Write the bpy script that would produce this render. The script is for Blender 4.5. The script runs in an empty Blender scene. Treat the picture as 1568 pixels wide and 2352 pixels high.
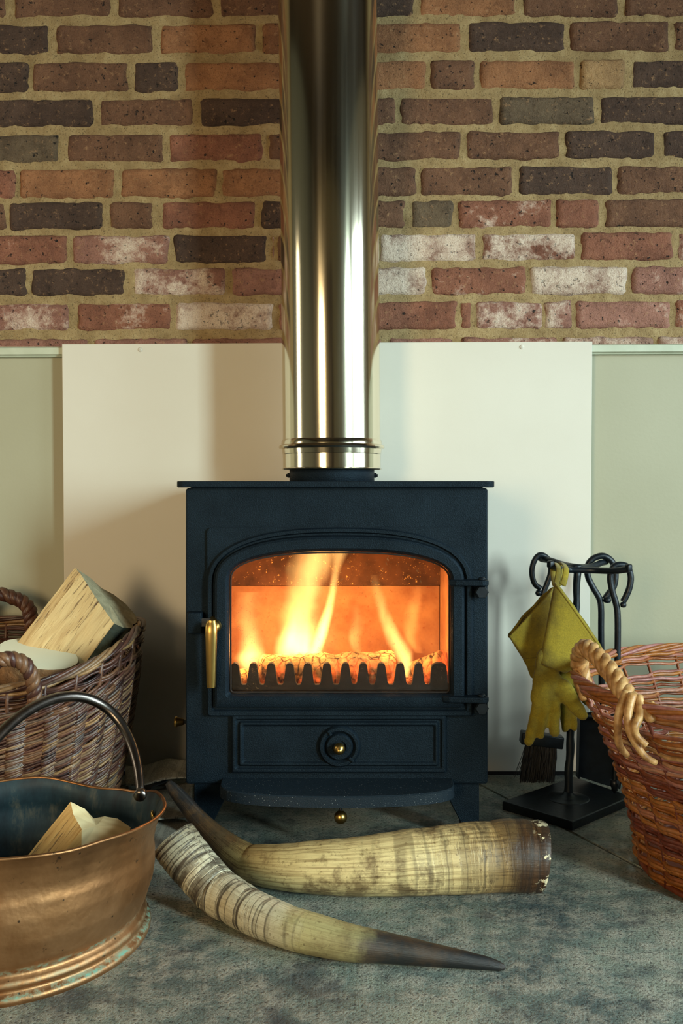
import bpy, bmesh, math, random
from mathutils import Vector, Matrix, noise as mn
PI = math.pi
sc = bpy.context.scene
COL = sc.collection
random.seed(7)

# ------------------------------------------------------------------ camera
F = 2150.0; H = 0.66; PITCH = math.atan(66 / F); CX, CY = 784.0, 1176.0
cam_d = bpy.data.cameras.new('camera'); cam = bpy.data.objects.new('camera', cam_d); COL.objects.link(cam)
cam.location = (0, 0, H); cam.rotation_euler = (PI / 2 - PITCH, 0, 0)
cam_d.sensor_fit = 'VERTICAL'; cam_d.sensor_height = 36; cam_d.lens = F / 2352 * 36
cam_d.clip_start = 0.02; sc.camera = cam
cam_d.dof.use_dof = False
# ------------------------------------------------------------------ world, lights, exposure
w = bpy.data.worlds.new('world'); sc.world = w; w.use_nodes = True
w.node_tree.nodes['Background'].inputs[0].default_value = (0.62, 0.78, 0.9, 1)
w.node_tree.nodes['Background'].inputs[1].default_value = 1.6
sc.view_settings.view_transform = 'Standard'; sc.view_settings.look = 'None'
sc.view_settings.exposure = 0.03; sc.view_settings.gamma = 1.0; sc.view_settings.use_curve_mapping = False
sc.cycles.use_denoising = True
sc.cycles.max_bounces = 8; sc.cycles.transparent_max_bounces = 24; sc.cycles.volume_bounces = 0
sc.cycles.sample_clamp_indirect = 4.0

def area(name, loc, target, sx, sy, energy, color, spread=180):
    d = bpy.data.lights.new(name, 'AREA'); d.shape = 'RECTANGLE'; d.size = sx; d.size_y = sy
    d.energy = energy; d.color = color; d.spread = math.radians(spread)
    o = bpy.data.objects.new(name, d); COL.objects.link(o); o.location = loc
    o.rotation_euler = (Vector(target) - Vector(loc)).to_track_quat('-Z', 'Y').to_euler()
    return o
# daylight entering by the windows: a tall one right, smaller ones left and near right, plus warm fill far left
area('window_light_right', (2.56, 0.80, 1.10), (0.1, 1.6, 0.05), 1.3, 1.5, 16, (0.80, 0.97, 1.0), 92)
area('window_light_right_near', (2.56, -1.0, 1.10), (0.1, 1.2, 0.1), 0.45, 1.5, 46, (0.78, 1.0, 0.97), 95)
area('window_light_left', (-2.36, 1.45, 1.0), (0, 1.3, 0.8), 0.30, 1.3, 8, (1.0, 0.84, 0.58))
area('warm_fill_far_left', (-1.5, -2.1, 1.10), (-0.5, 1.6, 0.55), 0.7, 1.2, 19, (1.0, 0.72, 0.38), 95)  # unseen lamp, added as warm fill for the left side

# ------------------------------------------------------------------ pixel helpers (used once, at build time)
def ray(px, py):
    a = (px - CX) / F; b = -(py - CY) / F
    return Vector((a, math.cos(PITCH) + b * math.sin(PITCH), -math.sin(PITCH) + b * math.cos(PITCH)))
def P(px, py, Y):
    d = ray(px, py); t = Y / d.y
    return Vector((d.x * t, Y, H + d.z * t))
def FL(px, py, z=0.0):
    d = ray(px, py); t = (z - H) / d.z
    return Vector((d.x * t, d.y * t, z))
def lin(c):
    return tuple(((x / 255) / 12.92 if x / 255 <= 0.04045 else (((x / 255) + 0.055) / 1.055) ** 2.4) for x in c) + (1,)

# ------------------------------------------------------------------ object helpers
def link_mesh(name, verts, faces, mat, parent=None, smooth=False, kind=None, attrs=None, loc=None):
    me = bpy.data.meshes.new(name)
    off = Vector((0, 0, 0))
    if parent is not None: off = Vector(parent['_o']) if '_o' in parent else Vector((0, 0, 0))
    if parent is None and loc is not None: off = Vector(loc)
    me.from_pydata([tuple(Vector(v) - off) for v in verts], [], faces)
    me.update()
    if smooth: me.polygons.foreach_set('use_smooth', [True] * len(me.polygons))
    if attrs:
        for k, vals in attrs.items():
            at = me.attributes.new(k, 'FLOAT', 'POINT'); at.data.foreach_set('value', vals)
    if mat: me.materials.append(mat)
    o = bpy.data.objects.new(name, me); COL.objects.link(o)
    if parent is not None:
        o.parent = parent; o['_o'] = tuple(off)
    else:
        o.location = off; o['_o'] = tuple(off)
    if kind: o['kind'] = kind
    return o
def tag(o, label=None, cat=None, group=None, kind=None):
    if label: o['label'] = label
    if cat: o['category'] = cat
    if group: o['group'] = group
    if kind: o['kind'] = kind
    return o
def thing(name, label, cat, loc, group=None):
    o = bpy.data.objects.new(name, None); COL.objects.link(o); o.location = loc; o['_o'] = tuple(loc)
    o.empty_display_size = 0.05
    return tag(o, label, cat, group)
class MB:
    def __init__(s): s.v = []; s.f = []; s.a = {}
    def add(s, v, f, **attrs):
        n = len(s.v); s.v += [Vector(x) for x in v]; s.f += [tuple(i + n for i in q) for q in f]
        for k, val in attrs.items():
            s.a.setdefault(k, [0.0] * n); s.a[k] += list(val) if hasattr(val, '__len__') else [val] * len(v)
        for k in s.a:
            if len(s.a[k]) < len(s.v): s.a[k] += [0.0] * (len(s.v) - len(s.a[k]))
        return s
    def build(s, name, mat, parent=None, smooth=True, kind=None, loc=None):
        return link_mesh(name, s.v, s.f, mat, parent, smooth, kind, s.a or None, loc)
def spline(pts, n):
    """Catmull-Rom through points (any tuple length), n samples"""
    pts = [tuple(p) for p in pts]; q = [tuple(2 * a - b for a, b in zip(pts[0], pts[1]))] + pts + [tuple(2 * a - b for a, b in zip(pts[-1], pts[-2]))]
    out = []; m = len(pts) - 1
    for i in range(n):
        t = i / (n - 1) * m; k = min(int(t), m - 1); u = t - k
        p0, p1, p2, p3 = q[k:k + 4]
        out.append(tuple(0.5 * ((2 * b) + (-a + c) * u + (2 * a - 5 * b + 4 * c - d) * u * u + (-a + 3 * b - 3 * c + d) * u ** 3) for a, b, c, d in zip(p0, p1, p2, p3)))
    return out
def tube_geo(pts, radii, sides=8, closed=False, caps=True, up=None, flat=1.0):
    pts = [Vector(p[:3]) for p in pts]; n = len(pts)
    if not hasattr(radii, '__len__'): radii = [radii] * n
    T = []
    for i in range(n):
        a = pts[i - 1] if (i or closed) else pts[0]; b = pts[(i + 1) % n] if (i < n - 1 or closed) else pts[-1]
        t = (b - a); T.append(t.normalized() if t.length > 1e-9 else Vector((0, 0, 1)))
    N = (Vector(up) if up else (Vector((0, 0, 1)) if abs(T[0].z) < 0.9 else Vector((1, 0, 0))))
    N = (N - T[0] * N.dot(T[0])).normalized()
    v = []; t_at = []; a_at = []
    for i in range(n):
        N = (N - T[i] * N.dot(T[i])); N = N.normalized() if N.length > 1e-9 else T[i].orthogonal().normalized()
        B = T[i].cross(N)
        for k in range(sides):
            a = 2 * PI * k / sides
            v.append(pts[i] + (N * math.cos(a) * flat + B * math.sin(a)) * radii[i]); t_at.append(i / (n - 1)); a_at.append(k / sides)
    f = []
    for i in range(n if closed else n - 1):
        for k in range(sides):
            k2 = (k + 1) % sides; j = (i + 1) % n
            f.append((i * sides + k, i * sides + k2, j * sides + k2, j * sides + k))
    if caps and not closed:
        f.append(tuple(range(sides))[::-1]); f.append(tuple((n - 1) * sides + k for k in range(sides)))
    return v, f, t_at, a_at
def tube(mb, pts, radii, sides=8, closed=False, caps=True, up=None, flat=1.0, **attrs):
    v, f, t, a = tube_geo(pts, radii, sides, closed, caps, up, flat)
    mb.add(v, f, t=t, ang=a, **attrs); return mb
def box(mb, c, s, rot=0.0, bevel=0.0):
    bm = bmesh.new(); bmesh.ops.create_cube(bm, size=1.0)
    bmesh.ops.scale(bm, vec=Vector(s), verts=bm.verts)
    if bevel: bmesh.ops.bevel(bm, geom=list(bm.edges), offset=bevel, segments=3, profile=0.5, affect='EDGES')
    R = rot if isinstance(rot, Matrix) else Matrix.Rotation(rot, 4, 'Z')
    bmesh.ops.transform(bm, matrix=Matrix.Translation(Vector(c)) @ R.to_4x4(), verts=bm.verts)
    bm.verts.ensure_lookup_table()
    mb.add([v.co.copy() for v in bm.verts], [tuple(v.index for v in f.verts) for f in bm.faces]); bm.free(); return mb
def lathe(mb, prof, c=(0, 0, 0), axis='Z', n=32, cap=(True, True)):
    """prof: (r, h) along the axis"""
    v = []; c = Vector(c); m = len(prof)
    for r, h in prof:
        for k in range(n):
            a = 2 * PI * k / n; x, y = r * math.cos(a), r * math.sin(a)
            v.append(c + (Vector((x, y, h)) if axis == 'Z' else Vector((x, h, y)) if axis == 'Y' else Vector((h, x, y))))
    f = [(i * n + k, i * n + (k + 1) % n, (i + 1) * n + (k + 1) % n, (i + 1) * n + k) for i in range(m - 1) for k in range(n)]
    if cap[0]: f.append(tuple(range(n))[::-1])
    if cap[1]: f.append(tuple((m - 1) * n + k for k in range(n)))
    mb.add(v, f); return mb
def loft(mb, loops, cap0=False, cap1=False, closed=True):
    n = len(loops[0]); v = [p for L in loops for p in L]
    f = [(i * n + k, i * n + (k + 1) % n, (i + 1) * n + (k + 1) % n, (i + 1) * n + k) for i in range(len(loops) - 1) for k in range(n if closed else n - 1)]
    if cap0: f.append(tuple(range(n))[::-1])
    if cap1: f.append(tuple((len(loops) - 1) * n + k for k in range(n)))
    mb.add(v, f); return mb
def prism(mb, poly, y0, y1):
    """poly: list of (x,z); extruded along Y"""
    return loft(mb, [[Vector((x, y0, z)) for x, z in poly], [Vector((x, y1, z)) for x, z in poly]], True, True)
def fix_normals(o):
    bm = bmesh.new(); bm.from_mesh(o.data); bmesh.ops.recalc_face_normals(bm, faces=bm.faces); bm.to_mesh(o.data); bm.free(); return o
def bevel_mod(o, wd=0.002, seg=2):
    m = o.modifiers.new('bevel', 'BEVEL'); m.width = wd; m.segments = seg; m.limit_method = 'ANGLE'; m.angle_limit = 0.6; return o

# ------------------------------------------------------------------ material helpers
class MT:
    def __init__(s, name):
        s.m = bpy.data.materials.new(name); s.m.use_nodes = True; s.t = s.m.node_tree; s.n = s.t.nodes; s.l = s.t.links
        s.b = s.n['Principled BSDF']; s.out = s.n['Material Output']
    def new(s, typ, **kw):
        x = s.n.new(typ)
        for k, v in kw.items(): setattr(x, k, v)
        return x
    def link(s, a, b): s.l.new(a, b)
    def obj(s, scale=(1, 1, 1), random_off=False):
        tc = s.new('ShaderNodeTexCoord'); mp = s.new('ShaderNodeMapping'); mp.inputs['Scale'].default_value = scale
        s.link(tc.outputs['Object'], mp.inputs['Vector'])
        if random_off:
            oi = s.new('ShaderNodeObjectInfo'); mu = s.new('ShaderNodeMath', operation='MULTIPLY'); mu.inputs[1].default_value = 53.0
            s.link(oi.outputs['Random'], mu.inputs[0]); s.link(mu.outputs[0], mp.inputs['Location'])
        return mp.outputs['Vector']
    def attr(s, name): return s.new('ShaderNodeAttribute', attribute_name=name).outputs['Fac']
    def comb(s, x, y, z=0.0):
        c = s.new('ShaderNodeCombineXYZ')
        for k, q in zip('XYZ', (x, y, z)):
            if isinstance(q, (int, float)): c.inputs[k].default_value = q
            else: s.link(q, c.inputs[k])
        return c.outputs[0]
    def math(s, op, a, b=None, c=None, clamp=False):
        x = s.new('ShaderNodeMath', operation=op); x.use_clamp = clamp
        for i, q in enumerate((a, b, c)):
            if q is None: continue
            if isinstance(q, (int, float)): x.inputs[i].default_value = q
            else: s.link(q, x.inputs[i])
        return x.outputs[0]
    def noise(s, vec, scale, detail=4, rough=0.55, dist=0.0):
        x = s.new('ShaderNodeTexNoise'); x.inputs['Scale'].default_value = scale; x.inputs['Detail'].default_value = detail
        x.inputs['Roughness'].default_value = rough; x.inputs['Distortion'].default_value = dist
        if vec is not None: s.link(vec, x.inputs['Vector'])
        return x.outputs['Fac']
    def voro(s, vec, scale, feature='F1', out='Distance', rnd=1.0):
        x = s.new('ShaderNodeTexVoronoi', feature=feature); x.inputs['Scale'].default_value = scale; x.inputs['Randomness'].default_value = rnd
        s.link(vec, x.inputs['Vector']); return x.outputs[out]
    def ramp(s, fac, stops, interp='LINEAR'):
        x = s.new('ShaderNodeValToRGB'); r = x.color_ramp; r.interpolation = interp
        while len(r.elements) < len(stops): r.elements.new(0.5)
        for e, (p, c) in zip(r.elements, stops):
            e.position = p; e.color = c if hasattr(c, '__len__') else (c, c, c, 1)
        s.link(fac, x.inputs[0]); return x.outputs[0]
    def mix(s, fac, a, b, mode='MIX'):
        x = s.new('ShaderNodeMix', data_type='RGBA', blend_type=mode)
        for sock, q in ((x.inputs[0], fac), (x.inputs[6], a), (x.inputs[7], b)):
            if isinstance(q, (int, float)): sock.default_value = q
            elif hasattr(q, '__len__'): sock.default_value = q
            else: s.link(q, sock)
        return x.outputs[2]
    def col(s, q):
        if hasattr(q, '__len__'): s.b.inputs['Base Color'].default_value = q
        else: s.link(q, s.b.inputs['Base Color'])
    def set(s, **kw):
        for k, v in kw.items():
            i = s.b.inputs[k.replace('_', ' ')]
            if isinstance(v, (int, float, tuple)): i.default_value = v
            else: s.link(v, i)
    def bump(s, h, strength=0.3, dist=0.01, chain=None):
        x = s.new('ShaderNodeBump'); x.inputs['Strength'].default_value = strength; x.inputs['Distance'].default_value = dist
        s.link(h, x.inputs['Height'])
        if chain is not None: s.link(chain, x.inputs['Normal'])
        s.link(x.outputs[0], s.b.inputs['Normal']); return x.outputs[0]

def simple(name, c, rough=0.6, metal=0.0, ns=40, var=0.25, bump=0.2, bd=0.002, bs=None, spec=0.5):
    m = MT(name); v = m.obj(); n = m.noise(v, ns)
    c = lin(c); dark = tuple(x * (1 - var) for x in c[:3]) + (1,); lite = tuple(min(1, x * (1 + var)) for x in c[:3]) + (1,)
    m.col(m.ramp(n, [(0.3, dark), (0.7, lite)]))
    m.set(Roughness=rough, Metallic=metal); m.b.inputs['Specular IOR Level'].default_value = spec
    if bump: m.bump(m.noise(v, bs or ns * 3), bump, bd)
    return m.m

M = {}
# stove paint: satin black-blue with a fine cast texture
m = MT('stove_paint'); v = m.obj(); n = m.noise(v, 14, 3)
m.col(m.ramp(n, [(0.3, lin((13, 20, 27))), (0.7, lin((20, 29, 37)))])); m.set(Roughness=0.46, Metallic=0.0); m.b.inputs['Specular IOR Level'].default_value = 0.14; m.b.inputs['Specular Tint'].default_value = (.55, .8, 1, 1)
m.bump(m.noise(v, 520, 3), 0.8, 0.0016); M['stove'] = m.m
M['iron'] = simple('black_iron', (18, 27, 35), 0.40, 0.3, 60, 0.3, 0.4, 0.001, 120)
M['soot'] = simple('sooty_iron', (36, 28, 24), 0.85, 0.1, 60, 0.4, 0.4, 0.001)
M['dark'] = simple('dark_cavity', (16, 15, 15), 0.9)
M['brass'] = simple('brass', (176, 146, 84), 0.33, 1.0, 30, 0.1, 0.05, 0.0005)
# flue: polished stainless steel, faintly straw tinted
m = MT('polished_steel'); v = m.obj((1, 1, 0.01)); n = m.noise(v, 160, 3)
m.col(lin((226, 219, 196))); m.set(Metallic=1.0, Roughness=m.math('MULTIPLY_ADD', n, 0.08, 0.09))
m.bump(n, 0.03, 0.0006); M['steel'] = m.m
# painted board, plaster
m = MT('board_paint'); v = m.obj(); n = m.noise(v, 3, 3)
m.col(m.ramp(n, [(0.3, lin((206, 201, 188))), (0.7, lin((212, 208, 196)))])); m.set(Roughness=0.55); m.bump(m.noise(v, 420, 2), 0.12, 0.0006); M['board'] = m.m
m = MT('sage_paint'); v = m.obj(); n = m.noise(v, 2.5, 4)
m.col(m.ramp(n, [(0.3, lin((158, 156, 132))), (0.7, lin((166, 164, 141)))])); m.set(Roughness=0.6); m.bump(m.noise(v, 120, 4), 0.16, 0.0015); M['sage'] = m.m
m = MT('rail_paint'); v = m.obj(); n = m.noise(v, 30, 4)
m.col(m.ramp(n, [(0.35, lin((178, 186, 165))), (0.7, lin((188, 196, 176)))])); m.set(Roughness=0.5); M['rail'] = m.m
M['room'] = simple('room_plaster', (118, 108, 88), 0.8, 0, 3, 0.05, 0.05)
M['roomtan'] = simple('room_tan_wall', (170, 150, 112), 0.8, 0, 3, 0.05, 0.05)
M['roompale'] = simple('room_pale_wall', (196, 190, 172), 0.8, 0, 3, 0.05, 0.05)
M['roomdark'] = simple('room_oak', (70, 52, 34), 0.6, 0, 3, 0.2, 0.05)
M['green'] = simple('room_curtain', (78, 96, 50), 0.9, 0, 6, 0.2, 0.05)
M['white'] = simple('window_frame_white', (210, 208, 200), 0.5, 0, 6, 0.03, 0.0)
# mortar
m = MT('mortar'); v = m.obj(); n = m.noise(v, 24, 6, 0.7); n2 = m.noise(v, 260, 4, 0.7)
c1 = m.ramp(n, [(0.3, lin((140, 116, 78))), (0.55, lin((170, 146, 104))), (0.75, lin((190, 168, 124)))])
m.col(m.mix(m.ramp(n2, [(0.34, 0.75), (0.44, 0.0)]), c1, lin((72, 56, 36)))); m.set(Roughness=0.95)
m.bump(m.math('ADD', n2, m.noise(v, 60, 4)), 0.8, 0.006); M['mortar'] = m.m
# brick: object colour = tone, alpha = lime bloom
m = MT('old_brick'); v = m.obj(random_off=True); oi = m.new('ShaderNodeObjectInfo')
n1 = m.noise(v, 14, 5, 0.65); n2 = m.noise(v, 90, 5, 0.7); n3 = m.noise(v, 330, 3, 0.7)
base = m.mix(m.ramp(n1, [(0.3, 0.0), (0.7, 1.0)]), m.mix(1.0, oi.outputs['Color'], (0.60, 0.56, 0.54, 1), 'MULTIPLY'), m.mix(1.0, oi.outputs['Color'], (1.22, 1.22, 1.18, 1), 'MULTIPLY'))
base = m.mix(m.ramp(n3, [(0.34, 0.55), (0.5, 0.0)]), base, m.mix(1.0, base, (.45, .42, .4, 1), 'MULTIPLY'))
base = m.mix(m.ramp(n2, [(0.58, 0.0), (0.70, 0.6)]), base, lin((176, 136, 98)))
base = m.mix(m.ramp(m.noise(v, 45, 4, .7), [(0.32, 0.6), (0.44, 0.0)]), base, m.mix(1.0, base, (.5, .47, .45, 1), 'MULTIPLY'))
pit = m.ramp(m.noise(v, 110, 3, 0.6), [(0.29, 1.0), (0.36, 0.0)])
base = m.mix(pit, base, lin((28, 18, 14)))
th = m.math('MULTIPLY_ADD', oi.outputs['Alpha'], -0.42, 0.74)
bl = m.math('MULTIPLY', m.math('SUBTRACT', m.math('ADD', m.math('MULTIPLY', n1, 0.75), m.math('MULTIPLY', n2, 0.25)), th), 7.0, clamp=True)
bl = m.math('MULTIPLY', bl, m.math('MULTIPLY_ADD', n3, 2.4, -0.35, clamp=True))
base = m.mix(bl, base, lin((222, 204, 186)))
m.col(base); m.set(Roughness=0.9); hgt = m.math('ADD', m.math('MULTIPLY', n2, 0.7), m.math('ADD', m.math('MULTIPLY', n3, 0.35), m.math('MULTIPLY', pit, -0.8)))
m.bump(hgt, 1.0, 0.008); M['brick'] = m.m
# stone floor
m = MT('flagstone'); v = m.obj(); n1 = m.noise(v, 2.6, 6, 0.65); n2 = m.noise(v, 26, 6, 0.7); n3 = m.noise(v, 210, 4, 0.7)
c1 = m.ramp(n1, [(0.36, lin((66, 80, 82))), (0.5, lin((112, 124, 116))), (0.64, lin((160, 162, 144)))])
c1 = m.mix(m.ramp(n2, [(0.44, 0.0), (0.62, 0.7)]), c1, lin((168, 162, 148)))
c1 = m.mix(m.ramp(m.noise(v, 7, 5, .7), [(0.36, 0.7), (0.46, 0.0)]), c1, lin((52, 58, 64)))
c1 = m.mix(m.ramp(n3, [(0.34, 0.9), (0.48, 0.0)]), c1, lin((40, 44, 48)))
c1 = m.mix(m.ramp(m.voro(v, 60), [(0.035, 0.8), (0.06, 0.0)]), c1, lin((170, 168, 155)))
m.col(c1); m.set(Roughness=m.math('MULTIPLY_ADD', n2, 0.3, 0.42)); m.bump(m.math('ADD', n2, m.math('MULTIPLY', n3, 0.6)), 0.8, 0.005); M['stone'] = m.m
# willow: 'tint' per rod
def willow(name, stops):
    m = MT(name); tint = m.attr('tint'); v = m.obj()
    n = m.noise(v, 120, 4, 0.6); c = m.ramp(tint, stops)
    c = m.mix(m.ramp(n, [(0.35, 0.0), (0.75, 0.5)]), m.mix(1.0, c, (0.62, 0.58, 0.56, 1), 'MULTIPLY'), m.mix(1.0, c, (1.5, 1.4, 1.3, 1), 'MULTIPLY'))
    k = m.voro(v, 45); c = m.mix(m.ramp(k, [(0.03, 0.7), (0.06, 0.0)]), c, lin((210, 180, 140)))
    m.col(c); m.set(Roughness=0.42); m.bump(m.noise(v, 300, 3), 0.3, 0.001); return m.m
M['willow_dark'] = willow('dark_willow', [(0.0, lin((40, 25, 26))), (0.35, lin((92, 60, 52))), (0.6, lin((126, 94, 68))), (0.8, lin((88, 80, 78))), (1.0, lin((160, 128, 88)))])
M['willow_red'] = willow('red_willow', [(0.0, lin((92, 42, 34))), (0.25, lin((124, 64, 46))), (0.5, lin((150, 86, 36))), (0.75, lin((176, 116, 52))), (0.9, lin((168, 112, 108))), (1.0, lin((200, 160, 108)))])
# rope like willow handle
m = MT('peeled_willow'); v = m.obj(); n = m.noise(v, 60, 5)
m.col(m.ramp(n, [(0.3, lin((128, 86, 44))), (0.5, lin((176, 132, 80))), (0.7, lin((206, 170, 118)))])); m.set(Roughness=0.45); m.bump(m.noise(v, 160, 3), 0.3, 0.001); M['peeled'] = m.m
# copper
m = MT('aged_copper'); v = m.obj(); n1 = m.noise(v, 7, 5, 0.6); n2 = m.noise(v, 42, 5, 0.7); g = m.attr('verd')
c = m.ramp(n1, [(0.3, lin((112, 76, 46))), (0.55, lin((156, 112, 74))), (0.75, lin((182, 138, 98)))])
spot = m.math('MAXIMUM', m.ramp(n2, [(0.31, 1.0), (0.36, 0.0)]), m.ramp(m.voro(v, 38), [(0.05, 1.0), (0.075, 0.0)]))
c = m.mix(m.math('MULTIPLY', spot, 0.85), c, lin((52, 44, 36)))
gf = m.math('MULTIPLY', g, m.ramp(m.noise(v, 55, 5, 0.7), [(0.42, 0.0), (0.58, 1.0)]))
c = m.mix(gf, c, lin((96, 156, 140))); m.col(c)
m.set(Metallic=m.math('SUBTRACT', 0.92, m.math('MULTIPLY', gf, 0.85)), Roughness=m.math('ADD', m.math('MULTIPLY_ADD', n1, 0.16, 0.36), m.math('MULTIPLY', gf, 0.4)))
m.bump(m.math('ADD', m.math('MULTIPLY', n1, 1.4), m.math('MULTIPLY', n2, 0.12)), 0.32, 0.01); M['copper'] = m.m
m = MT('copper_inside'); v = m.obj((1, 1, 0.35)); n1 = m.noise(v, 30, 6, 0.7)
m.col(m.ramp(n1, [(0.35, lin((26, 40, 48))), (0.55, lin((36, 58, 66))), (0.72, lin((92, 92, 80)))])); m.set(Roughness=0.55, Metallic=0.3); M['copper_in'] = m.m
M['handle_metal'] = simple('worn_steel_handle', (110, 104, 100), 0.3, 1.0, 40, 0.3, 0.1, 0.0006)
# horns (t along, ang around)
def horn_mat(name, stops, ring_hi, ring_to, stain, seed, chips=0.0, stk=.75):
    m = MT(name); t = m.attr('t'); a = m.attr('ang'); v = m.obj()
    blot = m.noise(v, 16, 6, 0.7)
    w1 = m.noise(m.comb(m.math('MULTIPLY_ADD', blot, .55, m.math('MULTIPLY', t, 34.0)), m.math('MULTIPLY', m.math('SINE', m.math('MULTIPLY', a, 2 * PI)), 0.35), seed), 1.0, 5, 0.75)
    st = m.noise(m.comb(m.math('MULTIPLY', t, 5.0), m.math('MULTIPLY', m.math('SINE', m.math('MULTIPLY', a, 2 * PI)), 9.0), m.math('MULTIPLY', m.math('COSINE', m.math('MULTIPLY', a, 2 * PI)), 9.0)), 1.4, 6, 0.7)
    tt = m.math('ADD', t, m.math('MULTIPLY_ADD', blot, 0.16, -0.08))
    c = m.ramp(tt, stops)
    ringf = m.math('MULTIPLY', m.ramp(w1, [(0.49, 0.0), (0.53, 1.0)]), m.ramp(t, [(0.0, ring_hi), (ring_to, ring_hi * 0.8), (ring_to + 0.08, 0.0)]))
    fine = m.noise(v, 150, 5, .75)
    c = m.mix(m.ramp(blot, [(0.5, 0.0), (0.62, stain)]), c, lin((92, 66, 38)))
    c = m.mix(m.ramp(fine, [(0.56, 0.0), (0.66, 0.7)]), c, m.mix(1.0, c, (.3, .24, .17, 1), 'MULTIPLY'))
    c = m.mix(m.ramp(st, [(0.46, 0.0), (0.62, stk)]), c, m.mix(1.0, c, (0.34, 0.27, 0.2, 1), 'MULTIPLY'))
    thin = m.math('ABSOLUTE', m.math('SUBTRACT', m.noise(m.comb(m.math('MULTIPLY_ADD', blot, .35, m.math('MULTIPLY', t, 30.0)), m.math('MULTIPLY', m.math('SINE', m.math('MULTIPLY', a, 2 * PI)), 0.12), seed + 7), 1.0, 1, .4), .5)); ln = m.math('MULTIPLY', m.ramp(thin, [(0.012, 1.0), (0.03, 0.0)]), m.ramp(t, [(0.0, ring_hi), (ring_to + .1, ring_hi * .8), (ring_to + 0.16, 0.0)])); c = m.mix(m.math('MULTIPLY', ln, .8), c, lin((38, 28, 22)))
    chip = m.math('MULTIPLY', m.math('MULTIPLY', m.ramp(t, [(0.0, 1.0), (0.035, 1.0), (.07, 0.0)]), m.ramp(m.noise(v, 34, 5, .7), [(0.55, 0.0), (0.58, 1.0)])), chips); c = m.mix(chip, c, lin((226, 212, 176)))
    c = m.mix(m.math('MULTIPLY', ringf, m.ramp(blot, [(0.3, 0.4), (0.6, 1.0)])), c, lin((44, 34, 27)))
    m.col(c); m.set(Roughness=0.42); m.bump(m.math('ADD', st, m.math('MULTIPLY', ringf, -0.9)), 0.45, 0.002); return m.m
M['horn1'] = horn_mat('ringed_horn', [(0.0, lin((150, 138, 112))), (0.12, lin((198, 192, 166))), (0.42, lin((202, 198, 172))), (0.5, lin((176, 168, 120))), (0.60, lin((150, 142, 98))), (0.655, lin((36, 38, 38))), (0.8, lin((20, 24, 28))), (1.0, lin((20, 24, 28)))], 1.0, 0.36, 0.3, 3.3, 0.0, .4)
M['horn2'] = horn_mat('brown_horn', [(0.0, lin((64, 42, 26))), (0.09, lin((84, 58, 34))), (0.16, lin((170, 140, 90))), (0.26, lin((222, 202, 148))), (0.5, lin((208, 190, 136))), (0.62, lin((150, 128, 80))), (0.70, lin((86, 68, 44))), (0.82, lin((36, 32, 30))), (1.0, lin((26, 28, 30)))], 0.6, 0.24, 0.75, 8.1, 1.0)
M['horn_rim'] = simple('pale_horn_edge', (214, 196, 150), 0.6, 0, 60, 0.4, 0.3)
# wood
def wood(name, a, b, crack, axis=(14, 14, 1.2)):
    m = MT(name); v = m.obj(axis); n = m.noise(v, 6, 6, 0.65, 0.4); v2 = m.obj(); n2 = m.noise(v2, 12, 4)
    c = m.ramp(n, [(0.30, crack), (0.40, a), (0.62, b)]); c = m.mix(m.ramp(n2, [(0.4, 0.0), (0.7, 0.35)]), c, a)
    m.col(c); m.set(Roughness=0.75); m.bump(n, 0.6, 0.004); return m.m
M['bark'] = simple('dark_green_bark', (44, 52, 44), 0.9, 0, 40, 0.6, 1.0, 0.006, 60)
M['suede'] = None
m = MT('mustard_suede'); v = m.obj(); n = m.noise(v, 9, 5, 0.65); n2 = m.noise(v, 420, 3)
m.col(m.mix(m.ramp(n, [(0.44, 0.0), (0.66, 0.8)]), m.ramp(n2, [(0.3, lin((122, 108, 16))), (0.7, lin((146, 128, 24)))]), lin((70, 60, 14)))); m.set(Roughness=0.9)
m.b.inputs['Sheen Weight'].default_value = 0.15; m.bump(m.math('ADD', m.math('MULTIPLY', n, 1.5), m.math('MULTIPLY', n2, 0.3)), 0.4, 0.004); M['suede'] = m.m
M['bristle'] = simple('black_bristle', (13, 17, 22), 0.6, 0, 60, 0.3, 0)
# newspaper: rows of unreadable grey print
m = MT('newsprint'); v = m.obj(); sep = m.new('ShaderNodeSeparateXYZ'); m.link(v, sep.inputs[0])
rows = m.math('SINE', m.math('MULTIPLY', sep.outputs['Y'], 1500.0)); colm = m.math('SINE', m.math('MULTIPLY', sep.outputs['X'], 110.0))
wd = m.noise(m.obj((420, 60, 1)), 1.0, 3); txt = m.math('MULTIPLY', m.math('MULTIPLY', m.math('GREATER_THAN', rows, 0.0), m.math('GREATER_THAN', colm, -0.9)), m.math('GREATER_THAN', wd, 0.44))
m.col(m.mix(m.math('MULTIPLY', txt, 0.6), lin((176, 172, 158)), lin((50, 52, 56)))); m.set(Roughness=0.85); M['news'] = m.m
M['newsink'] = simple('newspaper_photo_print', (40, 46, 52), 0.8, 0, 18, 0.6, 0)

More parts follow.
